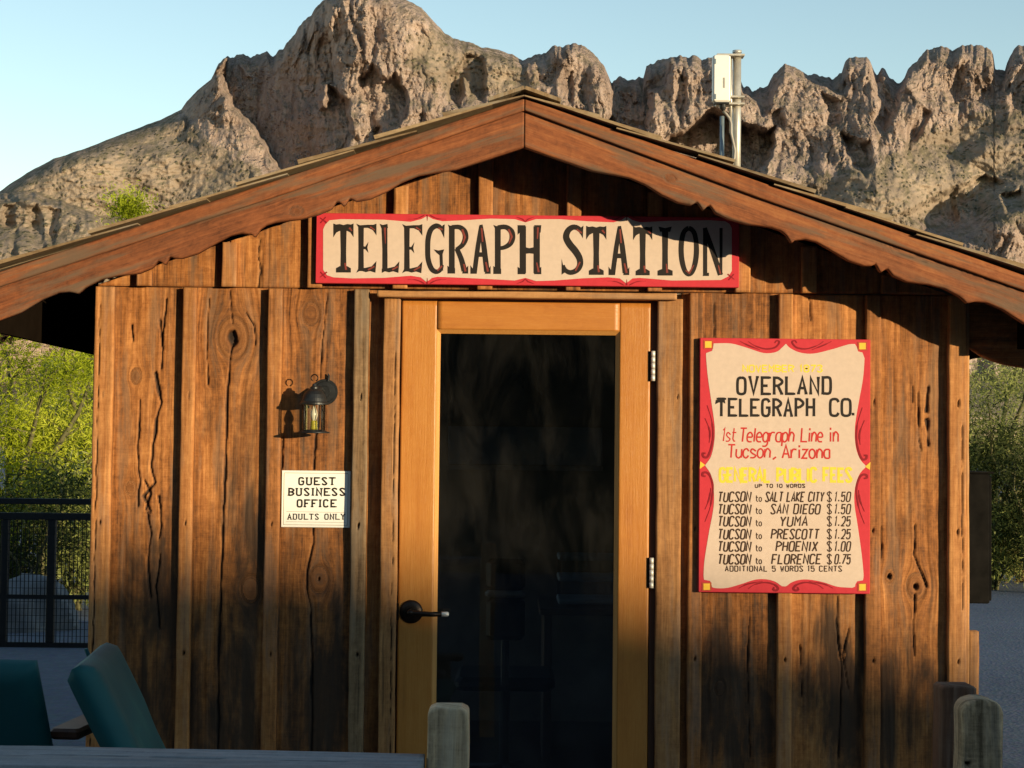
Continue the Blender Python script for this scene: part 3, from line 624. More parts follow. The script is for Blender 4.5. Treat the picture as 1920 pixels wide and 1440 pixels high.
class Paint:
    """flat brushwork laid on a board that faces the camera; every stroke sits a hair above the one before"""
    def __init__(s, y): s.y = y; s.k = 0; s.m = MB(); s.g = [s.m]
    def new(s): s.m = MB(); s.g.append(s.m)
    def ribbon(s, pts, wd):
        pts = [p for i, p in enumerate(pts) if i == 0 or math.dist(p, pts[i - 1]) > 1e-5]
        if len(pts) < 2: return
        ws = wd if isinstance(wd, (list, tuple)) else [wd] * len(pts)
        if len(ws) != len(pts): ws = [ws[min(len(ws) - 1, int(i * len(ws) / len(pts)))] for i in range(len(pts))]
        y = s.y - s.k * 2.5e-6; s.k += 1; V = []
        for i, p in enumerate(pts):
            a = pts[max(0, i - 1)]; c = pts[min(len(pts) - 1, i + 1)]
            def nrm(q, r): d = math.hypot(r[0] - q[0], r[1] - q[1]) or 1; return (-(r[1] - q[1]) / d, (r[0] - q[0]) / d)
            if 0 < i < len(pts) - 1:
                n1, n2 = nrm(a, p), nrm(p, c); mx_, mz = n1[0] + n2[0], n1[1] + n2[1]; l = math.hypot(mx_, mz) or 1; mx_ /= l; mz /= l
                kf = 1 / max(.45, mx_ * n1[0] + mz * n1[1])
            else: mx_, mz = nrm(a, c); kf = 1
            h_ = ws[i] * .5 * kf
            V += [(p[0] + mx_ * h_, y, p[1] + mz * h_), (p[0] - mx_ * h_, y, p[1] - mz * h_)]
        s.m.add(V, [(2 * i, 2 * i + 1, 2 * i + 3, 2 * i + 2) for i in range(len(pts) - 1)])
    def poly(s, pts):
        y = s.y - s.k * 2.5e-6; s.k += 1
        a = sum(p[0] * q[1] - q[0] * p[1] for p, q in zip(pts, pts[1:] + pts[:1]))
        if a < 0: pts = pts[::-1]
        s.m.add([(p[0], y, p[1]) for p in pts], [tuple(range(len(pts)))])
    def text(s, txt, x0, x1, zb, h, wd, slant=0.0, gap=.42, serif=0.0, drop=0.0, jit=0.0, rg=random.Random(3)):
        """fit txt between x0 and x1 with its baseline at zb"""
        adv = []
        for ch in txt:
            a = NARROW.get(ch, (3.2 if ch.islower() else 4.0, 1))[0]; adv.append(a)
        tot = sum(adv) + gap * 4 * (len(txt) - 1); sx = (x1 - x0) / tot; sz = h / 6; x = 0
        for ch, a in zip(txt, adv):
            o = -(4 - a) / 2 if ch in 'I1.,' else (-.6 if ch in 'il' else 0)
            jz = rg.uniform(-jit, jit) * h; js = 1 + rg.uniform(-jit, jit)
            for pl in glyph(ch):
                Q = [(x0 + (x + o + px_) * sx + slant * pz_ * sz, zb + drop * (x / tot) + jz + pz_ * sz * js) for px_, pz_ in pl]
                s.ribbon(Q, wd)
                if serif and ch not in 'OCS08GU.,$':
                    for e in (0, -1):
                        gx, gz_ = pl[e]
                        if gz_ in (0, 6) and len(pl) < 6: s.ribbon([(Q[e][0] - serif, Q[e][1]), (Q[e][0] + serif, Q[e][1])], wd * .75)
                elif serif and ch == 'U':
                    for e in (0, -1): s.ribbon([(Q[e][0] - serif, Q[e][1]), (Q[e][0] + serif, Q[e][1])], wd * .75)
            x += a + gap * 4
    def obj(s, name, mat, parent): return [m.obj(name, mat, parent) for m in s.g if m.v]
def paint(name, c, rough=.55, var=.06): return plain(name, c, rough, 0, .15, var, 45, .05)
M['cream'] = paint('cream_sign_paint', (.585, .455, .365), .6, .04)
M['red'] = paint('red_sign_paint', (.53, .036, .05), .55, .05)
M['darkred'] = paint('dark_red_paint', (.24, .012, .02), .5)
M['black'] = paint('black_sign_paint', (.022, .018, .016), .5)
M['brown'] = paint('brown_sign_paint', (.05, .026, .016), .5)
M['rust'] = paint('brick_red_paint', (.42, .07, .035), .5)
M['accent'] = paint('maroon_sign_paint', (.21, .045, .035), .5)
M['letterred'] = paint('letter_red_paint', (.50, .035, .03), .5)
M['yellow'] = paint('yellow_sign_paint', (.80, .585, .06), .5)
M['gold'] = paint('gold_sign_paint', (.85, .50, .06), .5)
M['white'] = paint('white_sign_enamel', (.84, .82, .76), .35, .02)

def board(name, x0, x1, z0, z1, yf, yb, mat, parent):
    return MB().box(x0, x1, yf, yb, z0, z1, bev=.002).obj(name, mat, parent)
# --- long name board over the door
YS = -.056
def S(px, py): p = P(px, py, YS); return (p.x, p.z)
sg = empty('name_board', (PX(990, 470), YS, PZ(990, 537)), 'long red bordered cream board lettered TELEGRAPH STATION above the door', 'sign')
c = [S(592, 403), S(1386, 404), S(1386, 538), S(592, 532)]
x0, x1 = (c[0][0] + c[3][0]) / 2, (c[1][0] + c[2][0]) / 2; z1 = (c[0][1] + c[1][1]) / 2; z0 = (c[2][1] + c[3][1]) / 2
board('panel', x0, x1, z0, z1, YS, -.034, M['red'], sg)
f = Paint(YS - .0008)
top = [(606, 430), (610, 421), (618, 413), (640, 411), (720, 412), (770, 416), (790, 411), (801, 405), (812, 411), (830, 415), (870, 413), (920, 410), (965, 411), (985, 417), (1005, 411), (1050, 411), (1100, 415), (1150, 417), (1165, 413), (1175, 406), (1186, 413), (1200, 417), (1260, 414), (1330, 413), (1360, 415), (1368, 420), (1372, 428)]
bot = [(1372, 508), (1366, 518), (1352, 525), (1260, 526), (1200, 521), (1186, 522), (1174, 531), (1162, 522), (1140, 520), (1090, 522), (1040, 526), (1005, 527), (985, 521), (965, 526), (930, 524), (870, 521), (820, 519), (810, 521), (800, 529), (789, 520), (770, 517), (720, 521), (660, 522), (625, 520), (613, 516), (606, 506)]
f.poly([S(*p) for p in top + bot]); f.obj('field', M['cream'], sg)
L = {  # letters on a box 38 wide, 92 tall: ('s', points with widths) strokes and ('p', points) flares
 'T': [('s', [(19, 4, 12), (19, 40, 10.5), (19, 88, 13)]), ('p', [(5, 0), (33, 0), (33, 8), (26, 12), (12, 12), (5, 8)]), ('p', [(0, 92), (5, 90), (12, 91), (19, 89), (26, 91), (33, 90), (38, 92), (38, 66), (32, 75), (26, 78), (12, 78), (6, 75), (0, 66)])],
 'E': [('s', [(9, 3, 11), (9, 45, 10), (9, 89, 11)]), ('p', [(0, 92), (7, 89), (22, 90), (32, 90), (38, 92), (38, 70), (31, 80), (22, 84), (12, 84), (4, 85)]), ('p', [(0, 0), (8, 4), (18, 1), (26, 3), (36, 0), (38, 22), (29, 12), (16, 9), (4, 8)]), ('p', [(12, 50), (17, 49), (23, 58), (21, 47), (23, 37), (17, 44), (12, 44)])],
 'L': [('s', [(10, 3, 10.5), (10, 45, 10), (9, 89, 12)]), ('p', [(0, 92), (6, 90), (15, 92), (16, 84), (3, 84)]), ('p', [(4, 0), (10, 3), (18, 1), (26, 3), (36, 0), (38, 22), (29, 12), (16, 9), (4, 8)])],
 'G': [('s', [(35, 76, 4), (31, 85, 8), (22, 89, 10), (12, 82, 10), (7, 66, 10), (6, 46, 10), (7, 26, 10), (13, 9, 10), (22, 3, 9), (30, 7, 8), (33, 16, 7)]), ('p', [(34, 90), (38, 92), (37, 66), (31, 79)]), ('p', [(17, 45), (26, 43), (37, 45), (34, 36), (35, 4), (29, 12), (28, 34), (22, 39)])],
 'R': [('s', [(8, 2, 11), (8, 90, 11)]), ('p', [(0, 0), (14, 0), (14, 10), (6, 10), (0, 15)]), ('p', [(1, 92), (8, 88), (8, 84), (3, 85)]), ('s', [(8, 87, 8), (22, 87, 9), (31, 79, 11), (33, 66, 11), (27, 53, 9), (16, 45, 7)]), ('s', [(17, 47, 9), (25, 28, 10), (31, 5, 11)]), ('p', [(27, 0), (38, 0), (38, 15), (33, 9), (28, 8)])],
 'A': [('s', [(20, 90, 7), (14, 50, 9), (8, 4, 9)]), ('s', [(20, 92, 6), (25, 55, 10), (31, 4, 11)]), ('s', [(13, 36, 9), (27, 36, 9)]), ('p', [(0, 0), (12, 0), (13, 9), (5, 9), (0, 16)]), ('p', [(27, 0), (38, 0), (38, 15), (34, 9), (28, 9)])],
 'P': [('s', [(8, 2, 11), (8, 90, 11)]), ('p', [(0, 0), (14, 0), (14, 10), (6, 11), (0, 15)]), ('p', [(0, 92), (8, 89), (8, 84), (3, 85)]), ('s', [(8, 87, 9), (22, 88, 9), (32, 80, 11), (34, 68, 11), (30, 57, 10), (20, 50, 8), (9, 48, 7)])],
 'H': [('s', [(10, 2, 11), (10, 90, 11)]), ('s', [(31, 2, 11), (31, 90, 11)]), ('s', [(9, 45, 14), (20, 44, 9), (32, 45, 14)]), ('p', [(2, 92), (14, 92), (12, 78), (7, 80), (2, 74)]), ('p', [(2, 0), (14, 0), (14, 10), (7, 10), (2, 14)]), ('p', [(27, 92), (38, 92), (37, 78), (33, 78)]), ('p', [(27, 0), (38, 0), (38, 14), (33, 10), (28, 10)])],
 'S': [('s', [(35, 76, 4), (30, 86, 9), (20, 89, 10), (11, 82, 11), (8, 70, 12), (14, 57, 13), (24, 44, 13), (31, 31, 12), (32, 18, 11), (26, 8, 10), (15, 4, 9), (6, 9, 8), (3, 18, 5)]), ('p', [(33, 88), (38, 92), (37, 68), (31, 80)]), ('p', [(0, 0), (7, 5), (8, 14), (3, 16), (0, 30)])],
 'I': [('s', [(19, 3, 13), (19, 45, 12), (19, 89, 14)]), ('p', [(3, 92), (19, 89), (35, 92), (31, 82), (7, 82)]), ('p', [(1, 0), (37, 0), (37, 9), (28, 12), (10, 12), (1, 9)])],
 'O': [('s', [(19, 89, 9), (10, 82, 9), (6, 66, 10), (5, 46, 10), (7, 26, 10), (12, 9, 9), (19, 3, 9), (26, 9, 9), (31, 26, 10), (33, 46, 10), (32, 66, 9), (28, 82, 9), (19, 89, 9)])],
 'N': [('s', [(5, 2, 8), (5, 90, 8)]), ('s', [(4, 90, 8), (16, 55, 10), (33, 2, 10)]), ('s', [(34, 2, 5), (34, 90, 6)]), ('p', [(0, 0), (12, 0), (12, 6), (4, 6)])]}
HI = {'T': [[(30, 84, 4), (35, 78, 2)], [(22, 18, 3), (24, 5, 4)]], 'E': [[(26, 86, 3), (35, 80, 2)], [(22, 5, 3), (34, 12, 3)]], 'L': [[(10, 85, 4), (11, 55, 1)], [(24, 6, 3), (35, 12, 3)]], 'G': [[(26, 85, 3), (34, 82, 3)], [(24, 5, 3), (33, 14, 3)]], 'R': [[(27, 83, 4), (32, 68, 4), (28, 56, 2)], [(30, 18, 3), (33, 4, 4)]], 'A': [[(21, 86, 3), (23, 60, 3)], [(29, 22, 3), (33, 4, 4)]],
      'P': [[(27, 84, 4), (33, 70, 4), (28, 57, 2)]], 'H': [[(33, 88, 4), (32, 66, 2)], [(31, 22, 2), (34, 4, 4)]], 'S': [[(26, 85, 3), (35, 78, 3)], [(32, 24, 3), (24, 7, 3)]], 'I': [[(22, 22, 2), (24, 5, 4)]], 'O': [[(28, 20, 2), (20, 5, 3), (13, 10, 2)]], 'N': [[(29, 20, 2), (33, 4, 3)]]}
boxes = [('T', 625, 663), ('E', 668, 706), ('L', 712, 749), ('E', 754, 792), ('G', 796, 834), ('R', 839, 878), ('A', 882, 920), ('P', 925, 965), ('H', 968, 1015), ('S', 1053, 1094), ('T', 1099, 1137), ('A', 1141, 1180), ('T', 1187, 1223), ('I', 1232, 1262), ('O', 1272, 1311), ('N', 1317, 1356)]
lt = Paint(YS - .0012); hl = Paint(YS - .0016)
for ch, a, b_ in boxes:
    lt.new(); hl.new()
    zb = 511 + (a - 625) / 690 * 6.5; kx = (b_ - a) / 38
    T_ = lambda p: S(a + p[0] * kx, zb - p[1])
    for typ, pts in L[ch]:
        if typ == 'p': lt.poly([T_(p) for p in pts])
        else:
            sm = catmull([(p[0], p[1]) for p in pts], 4) if len(pts) > 2 else [(p[0], p[1]) for p in pts]
            ws = []
            for i in range(len(sm)):
                t = i / (len(sm) - 1) * (len(pts) - 1); j = min(int(t), len(pts) - 2); ws.append((pts[j][2] + (pts[j + 1][2] - pts[j][2]) * (t - j)) * kx ** .5 / 522 * .97)
            lt.ribbon([T_(p) for p in sm], ws)
    for pts in HI.get(ch, ()): hl.new(); hl.ribbon([T_(p) for p in pts], [p[2] / 522 for p in pts])
lt.obj('lettering', M['black'], sg); hl.obj('lettering_accent', M['accent'], sg)
orn = Paint(YS - .0010)
for cx_, cy_, s in ((801, 402, 1), (1175, 402, 1), (801, 533, -1), (1175, 536, -1)):
    orn.new()
    for d in (-1, 1):
        orn.ribbon([S(*p) for p in catmull([(cx_ + d * 36, cy_ + s * 9), (cx_ + d * 20, cy_ + s * 8), (cx_ + d * 8, cy_ + s * 3), (cx_ + d * 5, cy_ + s * 1)])], [.001, .003, .004, .002])
    orn.ribbon([S(cx_, cy_ + s * 1), S(cx_, cy_ + s * 12)], [.006, .002])
for cx_, cy_, s in ((985, 410, 1), (985, 529, -1)):
    orn.new()
    for d in (-1, 1): orn.ribbon([S(cx_ + d * 16, cy_ - s * 3), S(cx_ + d * 5, cy_ + s * 1), S(cx_, cy_ + s * 6)], [.001, .004, .003])
for cx_, cy_, dx_, dy_ in ((606, 412, 1, 1), (606, 516, 1, -1), (1371, 520, -1, -1)):
    orn.new(); orn.ribbon([S(cx_ - 6 * dx_, cy_ - 4 * dy_), S(cx_ + 7 * dx_, cy_ + 6 * dy_)], [.002, .006]); orn.ribbon([S(cx_ - 5 * dx_, cy_ + 6 * dy_), S(cx_ + 5 * dx_, cy_ - 5 * dy_)], .004)
orn.obj('ornament', M['darkred'], sg)

# --- fee board
YO = -.054
def So(px, py): p = P(px, py, YO); return (p.x, p.z)
fb = empty('fee_board', (PX(1470, 900), YO, PZ(1470, 1114)), 'tall red and cream board of telegraph fees hung right of the door', 'sign')
c = [So(1313, 635), So(1635, 635), So(1628, 1113), So(1309, 1111)]
x0, x1 = (c[0][0] + c[3][0]) / 2, (c[1][0] + c[2][0]) / 2; z1 = (c[0][1] + c[1][1]) / 2; z0 = (c[2][1] + c[3][1]) / 2
board('panel', x0, x1, z0, z1, YO, -.0275, M['red'], fb)
f = Paint(YO - .0008)
tl = catmull([(1338, 644), (1370, 644), (1400, 652), (1432, 662), (1455, 660), (1466, 652), (1473, 645)]); trr = catmull([(1474, 645), (1482, 653), (1500, 661), (1525, 663), (1560, 655), (1590, 646), (1603, 645)])
rt = [(1606, 650), (1609, 659), (1617, 661)] + catmull([(1621, 672), (1618, 710), (1609, 760), (1603, 800), (1604, 835), (1612, 860), (1624, 874)]) + catmull([(1623, 876), (1611, 890), (1603, 915), (1602, 945), (1608, 985), (1615, 1035), (1619, 1075), (1618, 1088)])
br = [(1607, 1090), (1604, 1095), (1603, 1100)] + catmull([(1598, 1102), (1570, 1100), (1545, 1092), (1520, 1087), (1500, 1087), (1484, 1092), (1474, 1099), (1466, 1099)]) + catmull([(1463, 1097), (1452, 1090), (1435, 1086), (1415, 1087), (1390, 1095), (1365, 1102), (1345, 1103), (1335, 1101)])
lf = [(1333, 1092), (1331, 1089), (1320, 1087)] + catmull([(1319, 1080), (1321, 1050), (1329, 1000), (1338, 950), (1338, 915), (1333, 890), (1322, 873)]) + catmull([(1323, 871), (1333, 856), (1339, 830), (1340, 800), (1334, 755), (1327, 705), (1324, 670), (1324, 662)]) + [(1335, 658), (1337, 652)]
f.poly([So(*p) for p in tl + trr + rt + br + lf]); f.obj('field', M['cream'], fb)
orn = Paint(YO - .0012)
def crv(o, pts, ws, F_=So): o.ribbon([F_(*p) for p in catmull(pts)], [q / 522 for q in ws])
for mx_ in (0, 1):
    X_ = lambda x: x if not mx_ else 2 * 1473.5 - x
    orn.new(); crv(orn, [(X_(1403), 640), (X_(1415), 648), (X_(1435), 654), (X_(1452), 652), (X_(1460), 645), (X_(1461), 640), (X_(1456), 639), (X_(1453), 643)], [1, 2.5, 3, 3, 3, 2.5, 2])
    crv(orn, [(X_(1388), 640), (X_(1402), 647), (X_(1425), 656)], [1, 2.5, 1])
    orn.new(); crv(orn, [(X_(1403), 1104), (X_(1415), 1096), (X_(1435), 1092), (X_(1452), 1096), (X_(1459), 1103), (X_(1455), 1107), (X_(1450), 1105), (X_(1452), 1101)], [1, 2.5, 3, 4, 4, 4, 3])
    crv(orn, [(X_(1385), 1103), (X_(1402), 1095), (X_(1430), 1090)], [1, 2.5, 1])
    Y_ = 4 if mx_ else 0
    dx_ = (lambda x: x) if not mx_ else (lambda x: 2 * 1471.5 - x)
    orn.new(); crv(orn, [(dx_(1326), 760 + Y_), (dx_(1335), 790 + Y_), (dx_(1337), 820 + Y_), (dx_(1332), 845 + Y_), (dx_(1326), 857 + Y_), (dx_(1319), 856 + Y_), (dx_(1318), 850 + Y_), (dx_(1323), 850 + Y_)], [1, 3, 3.5, 4, 4, 4, 3])
    crv(orn, [(dx_(1322), 784 + Y_), (dx_(1331), 808 + Y_), (dx_(1330), 830 + Y_)], [1, 3, 1])
    orn.new(); crv(orn, [(dx_(1322), 978 + Y_), (dx_(1332), 950 + Y_), (dx_(1337), 915 + Y_), (dx_(1332), 893 + Y_), (dx_(1325), 886 + Y_), (dx_(1318), 887 + Y_), (dx_(1318), 892 + Y_), (dx_(1323), 893 + Y_)], [1, 3, 3.5, 4, 4, 4, 3])
    crv(orn, [(dx_(1322), 955 + Y_), (dx_(1330), 935 + Y_), (dx_(1333), 915 + Y_)], [1, 3, 1])
orn.obj('ornament', M['darkred'], fb)
gd = Paint(YO - .0010); sq = Paint(YO - .0016)
for cx_, cy_ in ((1328, 646), (1617, 649), (1325, 1100), (1617, 1101)):
    gd.new(); sq.new(); gd.poly([So(cx_ - 9, cy_ - 8), So(cx_ + 9, cy_ - 8), So(cx_ + 9, cy_ + 8), So(cx_ - 9, cy_ + 8)]); sq.poly([So(cx_ - 6, cy_ - 6), So(cx_ + 6, cy_ - 6), So(cx_ + 6, cy_ + 6), So(cx_ - 6, cy_ + 6)])
for pts in ([(1313, 865), (1322, 872), (1312, 879)], [(1632, 866), (1622, 875), (1631, 881)]): sq.new(); sq.poly([So(*p) for p in pts])
gd.obj('corner_frame', M['rust'], fb); sq.obj('corner_block', M['gold'], fb)
def line(pt_, txt, xa, xb, yb, hpx, wpx, F_=So, **k):
    pt_.new(); a = F_(xa, yb); b_ = F_(xb, yb); pt_.text(txt, a[0], b_[0], a[1], hpx / 522, wpx / 522, drop=b_[1] - a[1], **k)
yl = Paint(YO - .0012)
line(yl, 'NOVEMBER 1873', 1393, 1541, 697, 12, 2.6); line(yl, 'GENERAL PUBLIC FEES', 1350, 1596, 903, 24, 5, jit=.02)
yl.obj('yellow_lettering', M['yellow'], fb)
bl = Paint(YO - .0012)
line(bl, 'OVERLAND', 1383, 1557, 738, 30, 5.2, serif=.0055, jit=.02, gap=.62); line(bl, 'TELEGRAPH', 1346, 1526, 779, 30, 5.0, serif=.005, jit=.02, gap=.62); line(bl, 'CO', 1557, 1594, 779, 30, 5.0); line(bl, '.', 1597, 1602, 779, 30, 5.0)
bl.poly([So(1342, 750), So(1359, 749), So(1360, 757), So(1355, 754), So(1347, 755), So(1341, 758)])
bl.obj('heading', M['black'], fb)
rd = Paint(YO - .0012)
line(rd, '1st', 1354, 1379, 827, 24, 2.4, slant=.12, gap=.25); line(rd, 'Telegraph', 1386, 1488, 828, 25, 3, slant=.1, gap=.22); line(rd, 'Line', 1502, 1542, 828, 25, 3, slant=.06, gap=.25); line(rd, 'in', 1556, 1572, 828, 26, 3, gap=.3)
line(rd, 'Tucson', 1364, 1444, 858, 24, 3, slant=.06, gap=.22); line(rd, ',', 1452, 1458, 859, 14, 3); line(rd, 'Arizona', 1467, 1556, 859, 24, 3.2, gap=.25)
rd.obj('red_lettering', M['letterred'], fb)
bw = Paint(YO - .0012)
line(bw, 'UP TO 10 WORDS', 1416, 1509, 914, 6, 1.8, gap=.6)
for y_, nm, xa, xb, pr in ((940, 'SALT LAKE CITY', 1435, 1543, '1.50'), (963, 'SAN DIEGO', 1445, 1536, '1.50'), (986, 'YUMA', 1462, 1513, '1.25'), (1010, 'PRESCOTT', 1446, 1534, '1.25'), (1033, 'PHOENIX', 1455, 1531, '1.00'), (1057, 'FLORENCE', 1447, 1538, '0.75')):
    line(bw, 'TUCSON', 1346, 1406, y_, 17, 2.8, slant=.14, gap=.5, jit=.02); line(bw, 'to', 1417, 1428, y_, 11, 1.7, gap=.3)
    line(bw, nm, xa, xb, y_, 17, 2.7, slant=.14, gap=.5, jit=.02); line(bw, '$', 1551, 1559, y_, 17, 1.9); line(bw, pr, 1565, 1593, y_, 17, 2.3, slant=.14, gap=.6)
line(bw, 'ADDITIONAL 5 WORDS 15 CENTS', 1360, 1578, 1071, 9.5, 1.8, gap=.6)
bw.obj('fee_lettering', M['brown'], fb)

# --- small enamel sign
YG = -.004
def Sg(px, py): p = P(px, py, YG); return (p.x, p.z)
gs = empty('office_sign', (PX(592, 940), YG, PZ(592, 990)), 'small white sign reading GUEST BUSINESS OFFICE ADULTS ONLY left of the door', 'sign')
c = [Sg(529, 882), Sg(658, 883), Sg(656, 990), Sg(526, 988)]
x0, x1 = (c[0][0] + c[3][0]) / 2, (c[1][0] + c[2][0]) / 2; z1 = (c[0][1] + c[1][1]) / 2; z0 = (c[2][1] + c[3][1]) / 2
board('panel', x0, x1, z0, z1, YG, -.0005, M['white'], gs)
M['signline'] = paint('sign_rule_paint', (.30, .28, .22))
fr_ = Paint(YG - .0006); m_ = .009
fr_.ribbon([(x0 + m_, z0 + m_), (x0 + m_, z1 - m_)], .0016); fr_.ribbon([(x1 - m_, z0 + m_), (x1 - m_, z1 - m_)], .0016); fr_.ribbon([(x0 + m_, z1 - m_), (x1 - m_, z1 - m_)], .0016); fr_.ribbon([(x0 + m_, z0 + m_), (x1 - m_, z0 + m_)], .0016)
fr_.ribbon([Sg(537, 959), Sg(648, 961)], .0012); fr_.ribbon([Sg(536, 978), Sg(648, 980)], .0012); fr_.obj('rule', M['signline'], gs)
g_ = Paint(YG - .0008)
line(g_, 'GUEST', 561, 627, 908.5, 12.5, 3.0, F_=Sg, serif=.0048, gap=.75); line(g_, 'BUSINESS', 542, 646, 928.5, 12.5, 3.0, F_=Sg, serif=.0048, gap=.75); line(g_, 'OFFICE', 558, 629, 950, 12.5, 3.0, F_=Sg, serif=.0048, gap=.75); line(g_, 'ADULTS ONLY', 540, 646, 973.5, 9.5, 1.9, F_=Sg, serif=.0032, gap=.75)
g_.obj('lettering', M['black'], gs)

#@@SMALL
# ------------------------------------------------------------------ wall lantern
M['iron'] = plain('black_painted_iron', (.022, .024, .026), .45, .3, var=.25, scale=50, bmp=.1)
ll = P(589, 760, -.10)
lan = empty('wall_lantern', (ll.x, 0, ll.z), 'black iron carriage lantern with clear glass on the wall left of the door', 'lantern')
bp = P(606, 735, 0)
m = MB(); m.lathe([(0, -.016), (.020, -.016), (.022, -.010), (.036, -.009), (.038, -.006), (.0455, -.006), (.047, -.001), (.047, 0.0)], (bp.x + .006, -.0005, bp.z), 'Y', 36); m.tube([(bp.x + .018, -.006, bp.z + .04), (bp.x + .021, -.010, bp.z + .058), (bp.x + .018, -.010, bp.z + .066)], [.005, .004, .002], 8)
m.obj('backplate', M['iron'], lan)
zb = PZ(590, 809, -.10); zg = PZ(590, 755, -.10); zt = PZ(590, 716, -.10); r_ = .0445
m = MB(); m.lathe([(r_ - .004, -.004), (r_ + .007, -.004), (r_ + .007, .002), (r_ + .001, .006), (r_ - .002, .018), (r_ - .007, .032), (r_ - .015, .043), (.020, .050), (.015, .052), (.015, .058), (.009, .062), (.006, .070), (0, .071)], (ll.x, -.10, zg - .003), 'Z', 36)
m.tube([(bp.x, -.014, bp.z), (bp.x - .006, -.05, bp.z + .012), (ll.x + .012, -.075, zg + .036)], [.010, .008, .007], 12)
m.obj('hood', M['iron'], lan)
m = MB(); pts = [(ll.x + .012 * math.cos(a), -.10, zt + .014 + .012 * math.sin(a)) for a in np.linspace(-1.2, 4.2, 16)]; m.tube(pts, .0022, 6); m.obj('finial_loop', M['bronze'], lan, True)
m = MB(); m.lathe([(0, 0), (r_ + .012, 0), (r_ + .012, .004), (r_ + .002, .007), (r_ - .006, .012), (0, .012)], (ll.x, -.10, zb - .006), 'Z', 28)
for a in (.8, 2.35, 3.93, 5.5):
    x_, y_ = ll.x + (r_ - .001) * math.cos(a), -.10 + (r_ - .001) * math.sin(a); m.tube([(x_, y_, zb), (x_, y_, zg + .002)], .0022, 6)
m.obj('base', M['iron'], lan, True)
mgl, n_, b_ = newmat('lantern_glass'); n_.nodes.remove(b_)
tr = N(n_, 'ShaderNodeBsdfTransparent'); tr.inputs[0].default_value = (.86, .88, .86, 1); gl = N(n_, 'ShaderNodeBsdfGlossy'); gl.inputs['Roughness'].default_value = .06
lw = N(n_, 'ShaderNodeFresnel'); lw.inputs[0].default_value = 1.5; mx = N(n_, 'ShaderNodeMixShader'); lk(n_, mathn(n_, 'ADD', lw.outputs[0], .07), mx.inputs[0]); lk(n_, tr.outputs[0], mx.inputs[1]); lk(n_, gl.outputs[0], mx.inputs[2]); lk(n_, mx.outputs[0], n_.nodes['Material Output'].inputs[0])
m = MB(); m.lathe([(r_ - .004, 0), (r_ - .004, zg - zb - .004)], (ll.x, -.10, zb + .004), 'Z', 32); m.obj('glass', mgl, lan, True)
M['candle'] = plain('yellow_socket', (.62, .52, .05), .5, 0, .4, .25, 160)
m = MB(); m.lathe([(0, 0), (.013, 0), (.013, .008), (.011, .010), (.0128, .014), (.011, .018), (.0128, .022), (.011, .026), (.0115, .031), (0, .031)], (ll.x, -.10, zb + .007), 'Z', 18); m.obj('socket', M['candle'], lan, True)
mbu, n_, b_ = newmat('frosted_bulb'); b_.inputs['Base Color'].default_value = (.85, .78, .62, 1); b_.inputs['Roughness'].default_value = .2
lk(n_, ramp(n_, noise(n_, objvec(n_), 40, 2), [(.3, (.78, .70, .52)), (.7, (.88, .82, .68))]), b_.inputs['Base Color'])
m = MB(); m.lathe([(.006, 0), (.009, .006), (.0125, .018), (.0115, .030), (.007, .044), (.003, .056), (0, .06)], (ll.x, -.10, zb + .0375), 'Z', 18); m.obj('bulb', mbu, lan, True)

# ------------------------------------------------------------------ antenna on the roof
YA = .5
def A3(px, py, y=YA): p = P(px, py, y); return (p.x, p.y, p.z)
M['galv'] = plain('galvanised_pole', (.62, .58, .50), .4, .55, var=.12, scale=25)
M['antwhite'] = plain('white_plastic_housing', (.82, .80, .74), .4, 0, .5, .03, 20)
M['cable'] = plain('grey_cable', (.34, .31, .27), .5)
M['rod'] = plain('grey_blue_rod', (.20, .26, .30), .4, .2)
pb = A3(1381, 330); ant = empty('antenna_mast', (pb[0], YA, float(roofz(pb[0])) + .02), 'pale metal pole with a white antenna box fixed on the shake roof', 'antenna')
zr = float(roofz(pb[0])) + .012
m = MB(); a = A3(1382, 97); m.tube([(a[0], YA, zr), (a[0], YA, a[2])], .0165, 20); m.lathe([(.0185, 0), (.0185, .008), (0, .012)], (a[0], YA, a[2] - .004), 'Z', 20); m.obj('pole', M['galv'], ant, True)
m = MB(); q = A3(1373, 97); m.tube([(q[0] - .006, YA - .01, A3(1373, 112)[2]), (q[0] - .006, YA - .01, A3(1373, 250)[2])], .006, 10); m.obj('strut', M['galv'], ant, True)
ax0, ax1 = A3(1336, 150, YA - .06)[0], A3(1369, 150, YA - .06)[0]; az1, az0 = A3(1350, 104, YA - .06)[2], A3(1350, 192, YA - .06)[2]
bxo = MB().box(ax0, ax1, YA - .075, YA - .035, az0, az1, bev=.006).obj('antenna_box', M['antwhite'], ant)
m = MB(); lx = A3(1358, 155, YA - .076)[0]; lz = A3(1358, 155, YA - .076)[2]; m.box(lx - .0035, lx + .0035, YA - .0768, YA - .0752, lz - .02, lz + .02); m.obj('maker_plate', M['galv'], bxo)
m = MB()
for py in (114, 180):
    p_ = A3(1341, py, YA - .076); m.box(p_[0] - .004, p_[0] + .004, YA - .079, YA - .0752, p_[2] - .012, p_[2] + .008, bev=.001)
m.obj('clip', M['rod'], bxo)
for py in (106, 184, 197):
    m = MB(); z_ = A3(1370, py)[2]; m.box(ax0 + .02, a[0] + .026, YA - .034, YA + .022, z_ - .004, z_ + .004, bev=.001); m.obj('bracket', M['galv'], ant)
m = MB(); gx = A3(1355, 200, YA - .05)[0]; m.tube([(gx, YA - .05, az0), (gx, YA - .05, az0 - .018), (gx + .004, YA - .05, az0 - .03)], [.014, .012, .006], 12); m.box(ax0 + .006, ax1 - .004, YA - .07, YA - .04, az0 - .006, az0 - .0005); m.obj('cable_gland', M['iron'], ant)
